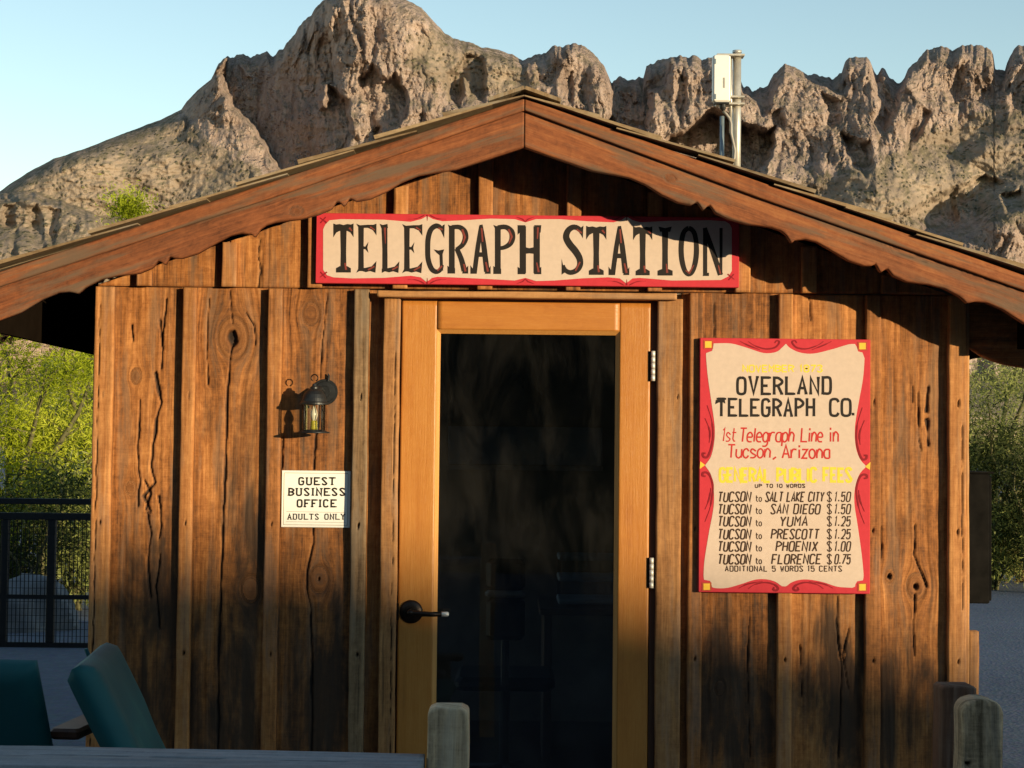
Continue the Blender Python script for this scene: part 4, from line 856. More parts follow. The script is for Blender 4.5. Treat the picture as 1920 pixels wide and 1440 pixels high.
m = MB(); m.tube([A3(*q, YA - .045) for q in ((1356, 208), (1362, 214), (1368, 222), (1371, 232), (1371, 250), (1375, 268), (1378, 282), (1377, 296), (1372, 312))], .005, 8); m.obj('cable', M['cable'], ant, True)
m = MB(); q = A3(1354, 218); q2 = A3(1354, 330); m.tube([(q[0], YA, float(roofz(q[0])) + .012), (q[0], YA, q[2])], .0085, 12); m.obj('rod', M['rod'], ant, True)

# ------------------------------------------------------------------ electrical box on the right hand side wall
M['blackbox'] = plain('black_painted_steel', (.010, .009, .008), .85, 0, .08, .3, 14)
e0 = P(1823, 888, .3); e1 = P(1856, 1132, .3)
eb = empty('electrical_box', ((XR + e1.x) / 2, .3, e1.z), 'black steel electrical box on the right side wall of the hut', 'box')
MB().box(XR + .0185, e1.x, .30, .60, e1.z, e0.z, bev=.004).obj('cabinet', M['blackbox'], eb)
MB().box(e1.x + .0005, e1.x + .01, .31, .59, e1.z + .01, e0.z - .01, bev=.003).obj('cabinet_door', M['blackbox'], eb)
MB().box(XR + .019, e1.x + .016, .294, .61, e0.z + .0005, e0.z + .008, bev=.002).obj('rain_cap', M['blackbox'], eb)

# ------------------------------------------------------------------ foreground rail fence
YR = -2.8
def post(name, par, px0, px1, pyt, y, mat, dome=.02, depth=None, lean=0.0, bid=.5):
    a, b_ = P(px0, pyt + 40, y), P(px1, pyt + 40, y); zt = PZ((px0 + px1) / 2, pyt, y); wd = b_.x - a.x; cx_ = (a.x + b_.x) / 2; dp = depth or wd
    n = 20; V = []; A_ = {k: [] for k in ('psi', 'vv', 'crk', 'knot', 'bid')}; rg = random.Random(int(px0))
    zs = list(np.linspace(-.05, zt - dome, 50)) + [zt - dome * (1 - math.sin(t)) for t in np.linspace(.3, 1.5, 6)]
    for iz, z in enumerate(zs):
        sh = 1.0 if z <= zt - dome else 1 - (1 - math.sqrt(max(0, 1 - ((z - (zt - dome)) / dome) ** 2))) * min(1, dome / (wd * .45))
        for k in range(n):
            t = 2 * math.pi * k / n; cs, sn = math.cos(t), math.sin(t); e = 6.0
            rr = (abs(cs) ** e + abs(sn) ** e) ** (-1 / e)
            rr *= 1 + .03 * float(vn(np.array([k * .9]), np.array([z * 5]), 5 + int(px0))[()].ravel()[0]) + .02 * float(vn(np.array([k * 2.3]), np.array([z * .8]), 9)[()].ravel()[0])
            V.append((cx_ + cs * rr * wd / 2 * sh + lean * z, y + sn * rr * dp / 2 * sh, z)); A_['psi'].append((k if k <= 10 else 20 - k) * .009 + .1); A_['vv'].append(z); A_['crk'].append(0); A_['knot'].append(0); A_['bid'].append(bid)
    F = [(i * n + k, i * n + (k + 1) % n, (i + 1) * n + (k + 1) % n, (i + 1) * n + k) for i in range(len(zs) - 1) for k in range(n)] + [tuple(range((len(zs) - 1) * n, len(zs) * n)), tuple(range(n - 1, -1, -1))]
    return mesh(name, V, F, mat, par, False, A_)
pc = P(838, 1400, YR)
rf = empty('rail_fence', (pc.x, YR, 0), 'weathered grey rail fence with a square post in front of the door', 'fence')
def plank_post(name, par, px0, px1, pyt, y, mat, rad, depth, **k):
    x0, x1 = P(px0, pyt + 60, y).x, P(px1, pyt + 60, y).x; zt = PZ((px0 + px1) / 2, pyt, y); r_ = min(rad, (x1 - x0) * .49)
    ins = lambda v: r_ * (1 - np.sqrt(np.clip(1 - (np.clip(v - (zt - r_), 0, None) / r_) ** 2, 0.0, 1)))
    return plank(name, mat, par, (0, y - depth / 2, 0), EX, EZ, (0, -1, 0), lambda v: x0 + ins(v), lambda v: x1 - ins(v), -.05, zt, depth, du=.004, dv=.005, rough=.0026, wob=.003, edge=.007, relief=1.5, **k)
plank_post('post', rf, 801, 878, 1323, YR, M['fencewood'], .014, .075, bid=.75, cracks=[([(P(835, 1400, YR).x, .5), (P(838, 1400, YR).x, .8)], .0022), ([(P(858, 1400, YR).x, .6), (P(856, 1400, YR).x, .84)], .0014)])
zr0 = PZ(0, 1396, YR); zr1 = PZ(795, 1413, YR); xr0, xr1 = P(-260, 1400, YR).x, P(797, 1400, YR).x
sl = (zr1 - zr0) / (P(795, 1400, YR).x - P(0, 1400, YR).x)
nh = np.array([0, 0, 1.0])
# the rail lies flat: its worn top face looks up
plank('rail', M['railwood'], rf, (0, 0, zr0 - sl * P(0, 1400, YR).x), (0, 1, 0), (1, 0, sl), (0, 0, 1), YR - .19, YR + .0, xr0, xr1, .042, du=.006, dv=.012, rough=.002, cracks=[([(YR - .1, -1.0), (YR - .09, -.6), (YR - .1, -.2)], .002)])
plank_post('post', rf, -330, -262, 1330, YR, M['fencewood'], .014, .075, bid=.6)
gp = empty('gate_post', (P(1832, 1400, YR).x, YR, 0), 'grey round topped wooden post at the lower right corner', 'post')
plank_post('post_shaft', gp, 1795, 1873, 1307, YR, M['fencewood'], .03, .07, bid=.05, knots=[(P(1806, 1426, YR).x, PZ(1806, 1426, YR), .005, .6)])
bp2 = empty('wooden_post', (P(1790, 1400, -2.2).x, -2.2, 0), 'dark brown square post standing behind the grey round topped post', 'post')
plank_post('post_shaft', bp2, 1757, 1822, 1283, -2.2, M['postbrown'], .006, .08, bid=.4)
sk = empty('timber_stake', (P(1827, 1300, .12).x, .12, 0), 'thin tan upright board beside the right corner of the hut', 'board')
vplank('board', M['trim'], sk, P(1817, 1250, .12).x, P(1836, 1250, .12).x, 0, PZ(1826, 1184, .12), .12, .05, du=.005, dv=.02)

# ------------------------------------------------------------------ patio chairs with teal cushions
mt, n_, b_ = newmat('teal_canvas')
v_ = objvec(n_)
lk(n_, ramp(n_, noise(n_, v_, 3.0, 4, .6), [(.3, (.003, .052, .060)), (.55, (.005, .074, .082)), (.75, (.020, .12, .105))]), b_.inputs['Base Color'])
b_.inputs['Roughness'].default_value = .7; b_.inputs['Specular IOR Level'].default_value = .3
wv = N(n_, 'ShaderNodeTexWave'); wv.inputs['Scale'].default_value = 160; lk(n_, v_, wv.inputs[0]); bump(n_, b_, wv.outputs[1], .1, .001)
M['teal'] = mt
M['chairwood'] = plain('chair_teak', (.13, .052, .026), .55, 0, .35, .25, 18, .1)
def pillow(x0, x1, z0, z1, t, nx=22, nz=30, r=.06, seed=1, sag=.0):
    """soft slab in local x (width), z (length), y (thickness)"""
    V = []; F = []; 
    for side in (-1, 1):
        for j in range(nz + 1):
            for i in range(nx + 1):
                a, b = i / nx, j / nz; x = x0 + (x1 - x0) * a; z = z0 + (z1 - z0) * b
                ex = min(a, 1 - a) * (x1 - x0); ez = min(b, 1 - b) * (z1 - z0); e = min(ex, ez)
                q = min(1, e / r); hh = t * (.25 + .75 * math.sqrt(max(0, 1 - (1 - q) ** 2)))
                hh *= 1 + .25 * float(vn(np.array([x * 9]), np.array([z * 6]), seed).ravel()[0])
                cr = r * .35; dx = max(0, cr - ex); dz = max(0, cr - ez); k = 1
                V.append((x, side * hh + sag * math.sin(math.pi * b), z))
    n = (nx + 1); T_ = n * (nz + 1)
    for side in (0, 1):
        for j in range(nz):
            for i in range(nx):
                f = (side * T_ + j * n + i, side * T_ + j * n + i + 1, side * T_ + (j + 1) * n + i + 1, side * T_ + (j + 1) * n + i); F.append(f if side == 0 else f[::-1])
    rim = [i for i in range(nx + 1)] + [j * n + nx for j in range(1, nz + 1)] + [nz * n + i for i in range(nx - 1, -1, -1)] + [j * n for j in range(nz - 1, 0, -1)]
    for a, b in zip(rim, rim[1:] + rim[:1]): F.append((b, a, a + T_, b + T_))
    return V, F
def make_chair(loc, rz, label, recl=R(27), ah=.575, al=.62):
    """deep seated garden chair; local +y is the way it faces"""
    ch = empty('patio_chair', loc, label, 'chair', 'teal cushioned chairs in front of the hut')
    RZm = Matrix.Translation(Vector(loc)) @ Matrix.Rotation(rz, 4, 'Z')
    w2 = .29
    def part(name, mbb, mat, smooth=False):
        V = [tuple(RZm @ Vector(p)) for p in mbb.v]; return mesh(name, V, mbb.f, mat, ch, smooth)
    # legs and frame
    for sx in (-1, 1):
        x = sx * w2
        part('leg', MB().box(x - .03, x + .03, al - .12, al - .06, 0, ah - .031, bev=.006), M['chairwood'])
        part('leg', MB().box(x - .03, x + .03, -.10, -.04, 0, .36, bev=.006), M['chairwood'])
        part('armrest', MB().box(x - .045, x + .045, -.16, al, ah - .03, ah, bev=.008), M['chairwood'])
        part('side_rail', MB().box(x - .018, x + .018, -.039, al - .121, .28, .36, bev=.005), M['chairwood'])
    sl = MB()
    for k in range(6): sl.box(-w2 + .03, w2 - .03, .03 + k * .085, .10 + k * .085, .345, .368, bev=.004)
    part('seat', sl, M['chairwood'])
    Bm = Matrix.Translation((0, -.01, .34)) @ Matrix.Rotation(recl, 4, 'X')
    bf = MB()
    for sx in (-1, 1): bf.box(sx * (w2 - .05) - .02, sx * (w2 - .05) + .02, -.02, .02, -.02, .60, Bm, bev=.005)
    for k in range(4): bf.box(-w2 + .05, w2 - .05, -.012, .012, .06 + k * .145, .12 + k * .145, Bm, bev=.004)
    part('backrest', bf, M['chairwood'])
    V, F = pillow(-w2 + .02, w2 - .02, .0, .56, .05, seed=3); Sm = Matrix.Translation((0, .03, .425)) @ Matrix.Rotation(-math.pi / 2, 4, 'X')
    m_ = MB(); m_.add([tuple(Sm @ Vector(p)) for p in V], F); part('seat_cushion', m_, M['teal'], True)
    V, F = pillow(-.265, .265, .0, .65, .04, r=.055, seed=5 + int(abs(loc[0]) * 10)); m_ = MB(); m_.add([tuple(Bm @ Vector((p[0], p[1] - .0, p[2]))) for p in V], F); part('back_cushion', m_, M['teal'], True)
    # cloth hood that slips over the top of the frame, and its tie
    m_ = MB(); m_.tube([tuple(Bm @ Vector(p)) for p in ((-.262, -.05, .66), (-.285, -.06, .60), (-.285, -.055, .50), (-.262, -.04, .44))], .006, 6); part('tie', m_, M['teal'], True)
    return ch
ch1 = make_chair((-.852, -1.334, 0), R(-84), 'teal cushioned wooden chair nearer the hut, its whole backrest in view')
ch2 = make_chair((-1.49, -1.20, 0), R(-6), 'teal cushioned wooden chair cut by the left edge of the picture', ah=.72, al=.40)

#@@YARD
# ------------------------------------------------------------------ ground, unseen rises added behind the viewer
mgd, n_, b_ = newmat('packed_gravel')
v_ = objvec(n_)
cA = noise(n_, v_, .35, 5, .6); cB = noise(n_, v_, 9, 6, .7); vo = N(n_, 'ShaderNodeTexVoronoi'); vo.inputs['Scale'].default_value = 42; lk(n_, v_, vo.inputs['Vector'])
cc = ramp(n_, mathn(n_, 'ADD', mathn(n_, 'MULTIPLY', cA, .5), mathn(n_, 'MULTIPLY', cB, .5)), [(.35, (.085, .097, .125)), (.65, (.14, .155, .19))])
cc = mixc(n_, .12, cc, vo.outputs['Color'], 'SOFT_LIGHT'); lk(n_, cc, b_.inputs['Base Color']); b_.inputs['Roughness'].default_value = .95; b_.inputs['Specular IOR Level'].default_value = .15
bump(n_, b_, mathn(n_, 'ADD', vo.outputs['Distance'], cB), .3, .010)
xs = np.concatenate([np.linspace(-3000, -60, 14), np.linspace(-50, 50, 101), np.linspace(60, 3000, 14)]); ys = np.concatenate([np.linspace(-3000, -60, 14), np.linspace(-50, 50, 101), np.linspace(60, 3000, 14)])
Xg, Yg = np.meshgrid(xs, ys); dist = np.hypot(Xg, Yg)
Zg = .05 * fbm(Xg * .25, Yg * .25, 4, 3) * np.clip((np.hypot(Xg * .8, Yg - 1.5) - 4) / 8, 0, 1) - .002
i = np.arange(Xg.size).reshape(Xg.shape); F = np.stack([i[:-1, :-1], i[:-1, 1:], i[1:, 1:], i[1:, :-1]], -1).reshape(-1, 4)
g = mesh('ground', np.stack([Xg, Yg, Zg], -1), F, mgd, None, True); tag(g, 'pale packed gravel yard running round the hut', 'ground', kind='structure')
# unseen rise added to throw the low evening shadow over wall and yard
mrs, n_, b_ = newmat('shading_rise_scrub')
v_ = objvec(n_)
lk(n_, ramp(n_, noise(n_, v_, 1.3, 6, .7), [(.35, (.05, .055, .03)), (.6, (.15, .11, .075)), (.75, (.22, .17, .12))]), b_.inputs['Base Color']); b_.inputs['Roughness'].default_value = 1
xa = np.linspace(-70, 95, 331); yb_ = np.linspace(-33, -33 - 14, 29)
Xr, Yr = np.meshgrid(xa, yb_)
TE = math.tan(R(SUN_EL)); Lh = 33 / math.cos(R(SUN_AZ)); XC = 33 * math.tan(R(SUN_AZ))
crest = .97 + Lh * TE - .115 * (xa - XC) + .20 * fbm(xa * 1.1, xa * 0, 8, 3)
crest = np.where(xa < XC - 4, crest[np.argmin(abs(xa - XC + 4))] + (XC - 4 - xa) * .14, crest); crest = np.where(xa > XC + 6, crest[np.argmin(abs(xa - XC - 6))] + .3 * fbm(xa * .4, xa * 0 + 3, 9, 3), crest)
crest = np.minimum(crest, 11 + fbm(xa * .3, xa * 0, 2, 3))
pr = np.interp(-33 - Yr, [0, .0001, 3, 14], [0, 0, 1, 0]) if False else None
sh = np.interp((-33 - yb_), [0, 1.0, 14], [1.0, .97, 0.0])
Zr = crest[None, :] * sh[:, None]
front_ = np.linspace(0, 1, 12)[:, None]; Yf = -33 + 9 * (1 - front_) + 0 * xa[None, :]; Zf = crest[None, :] * (front_ ** 1.3) + .5 * fbm(xa[None, :] * .5, front_ * 5, 6, 3) * front_ * (1 - front_) - .02 * (1 - front_)
Xall = np.concatenate([np.repeat(xa[None, :], 12, 0)[:-1], Xr]); Yall = np.concatenate([Yf[:-1], Yr]); Zall = np.concatenate([Zf[:-1], Zr])
i = np.arange(Xall.size).reshape(Xall.shape); F = np.stack([i[:-1, :-1], i[1:, :-1], i[1:, 1:], i[:-1, 1:]], -1).reshape(-1, 4)
o = mesh('shading_hill', np.stack([Xall, Yall, Zall], -1), F, mrs, None, True); tag(o, 'unseen scrubby rise added behind the viewpoint to shade the yard', 'shading_hill', kind='structure')

xa = np.linspace(-60, 16, 120); fr2 = np.linspace(0, 1, 16)[:, None]  # unseen bank added to block sky light from behind the viewer
hgt = 13 * np.clip((14 - xa) / 9, 0, 1) ** .8 * np.clip((xa + 60) / 12, 0, 1) + 1.2 * fbm(xa * .25, xa * 0, 31, 4) * np.clip((14 - xa) / 9, 0, 1)
Yf = -14 - 9 * fr2 - 1.5 * vn(xa[None, :] * .2, xa[None, :] * 0 + 2, 33); Zf = hgt[None, :] * fr2 ** 1.2 + .9 * fbm(xa[None, :] * .4, fr2 * 6, 34, 3) * np.sin(fr2 * math.pi) * np.clip((14 - xa[None, :]) / 6, 0, 1) - .03
Yb = -23 - 16 * fr2; Zb = hgt[None, :] * (1 - fr2)
Xall = np.concatenate([np.repeat(xa[None, :], 16, 0), np.repeat(xa[None, :], 15, 0)]); Yall = np.concatenate([Yf, np.repeat(Yb[1:], 120, 1) + (Yf[-1] + 23)[None, :]]); Zall = np.concatenate([Zf, Zb[1:] - .03])
i = np.arange(Xall.size).reshape(Xall.shape); F = np.stack([i[:-1, :-1], i[1:, :-1], i[1:, 1:], i[:-1, 1:]], -1).reshape(-1, 4)
o = mesh('shading_hill', np.stack([Xall, Yall, Zall], -1), F, mrs, None, True); tag(o, 'unseen steep bank added close behind the viewpoint to block sky light', 'shading_hill', kind='structure')

#@@MOUNTAIN
# ------------------------------------------------------------------ mountain: relief of real depth about 300 to 800 m away
sil = [(-1500, 640), (-1100, 540), (-700, 530), (-400, 450), (-200, 412), (-60, 385), (0, 358), (50, 325), (100, 298), (150, 282), (200, 262), (250, 243), (300, 225), (340, 205), (350, 190), (370, 170), (395, 150), (405, 130), (420, 112), (450, 105), (470, 103), (500, 100), (512, 108), (530, 95), (545, 70), (560, 50), (580, 28), (600, 8), (612, -5), (640, -18), (680, -22), (720, -16), (760, 0), (790, 15), (820, 50), (850, 70), (900, 85), (960, 100), (980, 115), (1000, 105), (1030, 92), (1060, 85), (1090, 84), (1115, 100), (1135, 130), (1147, 158), (1151, 148), (1170, 145), (1190, 150), (1206, 148), (1212, 125), (1235, 112), (1260, 105), (1300, 106), (1330, 110), (1352, 118), (1375, 140), (1395, 165), (1400, 160), (1412, 172), (1440, 160), (1450, 140), (1470, 122), (1485, 118), (1500, 130), (1515, 140), (1530, 138), (1560, 150), (1578, 140), (1585, 115), (1600, 106), (1625, 106), (1638, 130), (1645, 140), (1652, 130), (1660, 131), (1672, 150), (1682, 160), (1690, 155), (1710, 125), (1740, 95), (1770, 88), (1790, 92), (1810, 84), (1850, 86), (1862, 100), (1866, 125), (1884, 132), (1892, 110), (1905, 85), (1930, 84), (1980, 110), (2100, 140), (2400, 210), (2700, 190), (2900, 300), (3300, 420), (3700, 600)]
sx_ = np.array([p[0] for p in sil], float); sy_ = np.array([p[1] for p in sil], float)
GX = np.concatenate([np.arange(-1500, -300, 8.0), np.arange(-300, 2260, 2.0), np.arange(2260, 3700, 8.0)]); nrow = 360
cgm = np.clip((GX - 960) / 60, 0, 1) + np.clip((GX - 395) / 20, 0, 1) * np.clip((640 - GX) / 20, 0, 1)
sl_ = np.interp(GX, sx_, sy_) + cgm * (9 * (worley(GX * .045, GX * 0 + .5, 62) - .45) + 5 * (worley(GX * .13, GX * 0 + .5, 63) - .45)) + 5 * fbm(GX * .05, GX * 0, 61, 4) * np.clip((GX - 330) / 80, .35, 1)
base_y = 835.0
tt = np.linspace(0, 1, nrow) ** 1.25
PYm = sl_[None, :] + (base_y - sl_[None, :]) * tt[:, None]; PXm = np.repeat(GX[None, :], nrow, 0)
wx = 9 * fbm(PXm * .018, PYm * .018, 71, 4); wy = 9 * fbm(PXm * .018 + 40, PYm * .018, 72, 4)
wx2 = wx * .7 + 5 * fbm(PXm * .07, PYm * .07, 73, 3); wy2 = wy + 6 * fbm(PXm * .07, PYm * .05, 74, 3)
def inpoly(X, Y, pl):
    c_ = np.zeros(X.shape, bool)
    for (xa_, ya_), (xb_, yb2) in zip(pl, pl[1:] + pl[:1]):
        if ya_ == yb2: continue
        t_ = ((ya_ > Y) != (yb2 > Y)) & (X < (xb_ - xa_) * (Y - ya_) / (yb2 - ya_) + xa_); c_ ^= t_
    return c_
def pdist(X, Y, pl):
    d = np.full(X.shape, 1e9)
    for a, b in zip(pl, pl[1:] + pl[:1]):
        du, dv = b[0] - a[0], b[1] - a[1]; L_ = du * du + dv * dv + 1e-9; t_ = np.clip(((X - a[0]) * du + (Y - a[1]) * dv) / L_, 0, 1); d = np.minimum(d, np.hypot(X - a[0] - t_ * du, Y - a[1] - t_ * dv))
    return d
def pmask(pl, soft=6):
    x0_, x1_ = min(p[0] for p in pl) - 40, max(p[0] for p in pl) + 40; y0_, y1_ = min(p[1] for p in pl) - 40, max(p[1] for p in pl) + 40
    X = PXm + wx2; Y = PYm + wy2; out = np.zeros(X.shape); s_ = (X > x0_) & (X < x1_) & (Y > y0_) & (Y < y1_)
    xs_, ys_ = X[s_], Y[s_]; d = pdist(xs_, ys_, pl); sd_ = np.where(inpoly(xs_, ys_, pl), d, -d); out[s_] = np.clip(sd_ / soft * .5 + .5, 0, 1); return out
# base distance: nearer towards the foot
ctrl = np.array([(x_, y_, d_) for x_ in (-1500, -1100, -700, -300, 0, 300, 600, 900, 1200, 1500, 1800, 2150, 2600, 3100, 3700) for y_, d_ in ((60, 740), (150, 729), (250, 714), (380, 684), (500, 630), (650, 540), (830, 430))] + [(0, 380, 660), (150, 330, 672), (300, 300, 684), (1850, 300, 690), (1900, 420, 630), (1650, 400, 660)], float)
wsum = np.zeros(PXm.shape); dsum = np.zeros(PXm.shape)
for cx_, cy_, cd_ in ctrl:
    wgt = 1 / (((PXm - cx_) ** 2 + ((PYm - cy_) * 1.3) ** 2) / 1e4 + .12) ** 1.7; wsum += wgt; dsum += wgt * cd_
D = dsum / wsum
# where the ground is scree and scrub rather than crag
slope_poly = [[(-1600, 420), (-300, 400), (0, 352), (150, 276), (330, 205), (346, 225), (390, 262), (450, 300), (520, 345), (400, 470), (200, 520), (-1600, 900)], [(1440, 470), (1480, 350), (1600, 320), (1760, 240), (1920, 190), (2300, 250), (3800, 400), (3800, 640), (1900, 430), (1800, 390), (1640, 470)], [(770, 60), (830, 60), (960, 105), (1030, 160), (960, 200), (900, 175), (830, 190), (760, 120)], [(-1600, 700), (3800, 700), (3800, 900), (-1600, 900)]]
scree = np.zeros(PXm.shape)
for pl in slope_poly: scree = np.maximum(scree, pmask(pl, 40))
crag = 1 - .86 * scree
# crags: upright ribs with steep left flanks, broken by ledges
U_ = PXm + wx * 1.6; W_ = PYm
def saw(x): f = x - np.floor(x); return np.where(f < .74, f / .74, (1 - f) / .26)
wq = .5 * fbm(U_ * .012, W_ * .02, 95, 3)
ribs = 5.0 * ridged(U_ * .012 + wq, W_ * .006, 81, 2)
vary = np.clip(.75 + 1.3 * vn(U_ * .012, W_ * .014, 87), .15, 1.5)
col_ = vary * (12.5 * (.6 - worley(U_ * .024 + wq * .8, W_ * .0080 + wq * .4, 85)) + 3.4 * (.6 - worley(U_ * .065 + wq, W_ * .017, 86)) + 3.6 * blocks(U_ * .055 + wq, W_ * .020, 186) + 2.0 * blocks(U_ * .12 + wq, W_ * .045, 187) + 1.0 * (.5 - worley(U_ * .14, W_ * .034, 84)))
led = 3.0 * fbm(U_ * .02, W_ * .035, 88, 3) + 1.0 * blocks(U_ * .26, W_ * .11, 188) + .8 * fbm(U_ * .1, W_ * .16, 89, 3) + .5 * (.5 - worley(U_ * .5, W_ * .3, 82))
# ledges: thin level breaks across the ribs
led = led + 1.6 * np.abs(vn(U_ * .012, W_ * .055 + .4 * vn(U_ * .03, W_ * .01, 97), 96)) * 2
D = D - crag * (ribs + col_ + led) - scree * (5.0 * fbm(PXm * .02, PYm * .04, 90, 4) + .5 * ridged(PXm * .10, PYm * .16, 91, 3) + .9 * fbm(PXm * .12, PYm * .16, 92, 3))
# bays, clefts and shaded walls, each really set back into the rock
bays = [
 (9, [(662, 252), (690, 252), (712, 244), (714, 275), (640, 296), (636, 280)]),
 (13, [(675, 150), (702, 120), (725, 146), (745, 134), (760, 160), (766, 185), (755, 225), (740, 240), (700, 258), (690, 240), (690, 200), (678, 180)]),
 (12, [(838, 140), (850, 130), (882, 95), (905, 110), (911, 150), (905, 190), (882, 180), (870, 150), (860, 200), (840, 190)]),
 (26, [(1146, 120), (1212, 120), (1214, 90), (1240, 100), (1256, 122), (1246, 160), (1222, 170), (1216, 215), (1210, 245), (1140, 235), (1147, 180)]),
 (7, [(1268, 150), (1281, 130), (1283, 200), (1275, 228), (1264, 200)]), (8, [(1000, 110), (1030, 100), (1046, 130), (1030, 160), (1006, 150)]), (7, [(1062, 150), (1072, 140), (1076, 205), (1064, 210)]),
 (30, [(1330, 205), (1345, 205), (1400, 242), (1452, 245), (1442, 292), (1430, 312), (1400, 335), (1300, 295), (1250, 265), (1290, 240), (1310, 220)]),
 (14, [(1382, 140), (1450, 148), (1442, 200), (1430, 215), (1410, 185), (1388, 182)]), (15, [(1505, 130), (1560, 135), (1582, 110), (1590, 160), (1580, 176), (1560, 170), (1530, 160)]),
 (14, [(1628, 100), (1645, 115), (1660, 110), (1692, 140), (1682, 205), (1660, 245), (1640, 232), (1650, 190), (1640, 160)]), (13, [(1578, 250), (1630, 268), (1636, 310), (1620, 332), (1600, 312)]), (7, [(1862, 110), (1888, 115), (1886, 165), (1868, 170)]),
 (7, [(1440, 215), (1462, 205), (1470, 240), (1448, 250)]), (7, [(1545, 180), (1575, 190), (1570, 235), (1548, 230)]), (4, [(1790, 130), (1805, 120), (1808, 200), (1795, 220)]), (8, [(1700, 250), (1720, 200), (1740, 210), (1722, 262), (1705, 285)]),
 (9, [(1690, 405), (1760, 368), (1850, 326), (1885, 340), (1810, 380), (1745, 415)]), (9, [(1735, 415), (1790, 392), (1800, 420), (1760, 440)]), (12, [(1880, 365), (1912, 352), (1925, 385), (1890, 395)]),
 (5, [(4, 400), (12, 382), (24, 384), (26, 420), (16, 430), (6, 425)]), (5, [(52, 400), (66, 384), (78, 430), (86, 470), (70, 480), (54, 450)]), (5, [(90, 392), (112, 388), (104, 430), (98, 462), (88, 450)]), (5, [(20, 440), (28, 430), (30, 480), (18, 486)]), (4, [(136, 402), (146, 398), (142, 430), (136, 440)])]
S1 = [(392, 240), (400, 150), (440, 80), (512, 80), (560, 30), (600, -12), (615, 15), (610, 50), (625, 85), (632, 130), (630, 160), (605, 165), (600, 205), (612, 202), (620, 168), (640, 190), (655, 195), (662, 252), (640, 285), (600, 330), (500, 360), (400, 340)]
L2 = pmask([(300, 262), (345, 222), (384, 176), (398, 146), (410, 142), (420, 175), (440, 205), (466, 222), (492, 262), (516, 300), (530, 335), (400, 420), (260, 400)], 5)
D = D + pmask(S1, 5) * (1 - L2) * (13 + 68 * np.clip((632 - PXm) / 150, 0, 1))
for dep, pl in bays: D = D + dep * pmask(pl, 5)
# nearer forms that stand in front: the left shoulder, the low cliff at far left
D = D - 14 * np.clip((PXm - 335) / 120, 0, 1) * L2
D = D - 55 * pmask([(-300, 420), (-60, 374), (0, 366), (90, 378), (180, 412), (200, 520), (100, 620), (-300, 640)], 7)
D = D + 10 * pmask([(340, 205), (352, 185), (376, 165), (384, 178), (372, 222), (352, 240)], 5)
# crest rolls away from the eye
D = D + 60 * np.exp(-(PYm - sl_[None, :]) / 7.0)
ux = (PXm - 960) / FPX; uz = (720 - PYm) / FPX
Rm = np.array(CROT); dx_, dy_, dz_ = (Rm[k, 0] * ux + Rm[k, 1] * uz - Rm[k, 2] for k in range(3))
kf = D / dy_
Xm = CAM.x + dx_ * kf; Ym = CAM.y + D; Zm = CAM.z + dz_ * kf
# apron that carries the foot down to the yard, and a back slope behind the crest
Xm = np.concatenate([Xm[:1] * 1.35, Xm, Xm[-1:] * .8]); Ym = np.concatenate([Ym[:1] + 380, Ym, Ym[-1:] * .6]); Zm = np.concatenate([Zm[:1] * 0 - 4, Zm, Zm[-1:] * 0 - 3])
scr = np.concatenate([scree[:1], scree, scree[-1:]])
mmt, n_, b_ = newmat('desert_rock')
gm = N(n_, 'ShaderNodeNewGeometry'); pos = gm.outputs['Position']
def posn(s, d=5, r=.6, sc_=(1, 1, 1)):
    mp = N(n_, 'ShaderNodeMapping'); mp.inputs['Scale'].default_value = sc_; lk(n_, pos, mp.inputs[0]); return noise(n_, mp.outputs[0], s, d, r)
ca = posn(.035, 6, .62, (1, .4, .8)); cb = posn(.25, 6, .7, (1, .4, .5)); cstr = posn(.11, 5, .6, (1, .3, .22))
rk = ramp(n_, mathn(n_, 'ADD', mathn(n_, 'MULTIPLY', ca, .45), mathn(n_, 'MULTIPLY', cb, .55)), [(.30, (.22, .16, .135)), (.44, (.42, .315, .265)), (.58, (.54, .415, .35)), (.75, (.64, .51, .44))])
rk = mixc(n_, mathn(n_, 'MULTIPLY', N_map(n_, cstr, .54, .66), .7), rk, (.23, .165, .135))
sc0 = posn(.05, 5, .6); soil = ramp(n_, sc0, [(.35, (.21, .165, .13)), (.65, (.33, .26, .20))])
vo = N(n_, 'ShaderNodeTexVoronoi'); vo.inputs['Scale'].default_value = .5; mp = N(n_, 'ShaderNodeMapping'); mp.inputs['Scale'].default_value = (1, .35, 1); lk(n_, pos, mp.inputs[0]); lk(n_, mp.outputs[0], vo.inputs['Vector'])
bush = mathn(n_, 'MULTIPLY', mathn(n_, 'SUBTRACT', 1.0, N_map(n_, vo.outputs['Distance'], .18, .42)), N_map(n_, posn(.12, 4), .42, .56))
soil = mixc(n_, mathn(n_, 'MULTIPLY', bush, .85), soil, (.065, .066, .04))
sr = attr(n_, 'scree'); sf = N_map(n_, mathn(n_, 'ADD', sr, mathn(n_, 'MULTIPLY', mathn(n_, 'SUBTRACT', cb, .5), 1.3)), .35, .65)
cc = mixc(n_, sf, rk, soil)
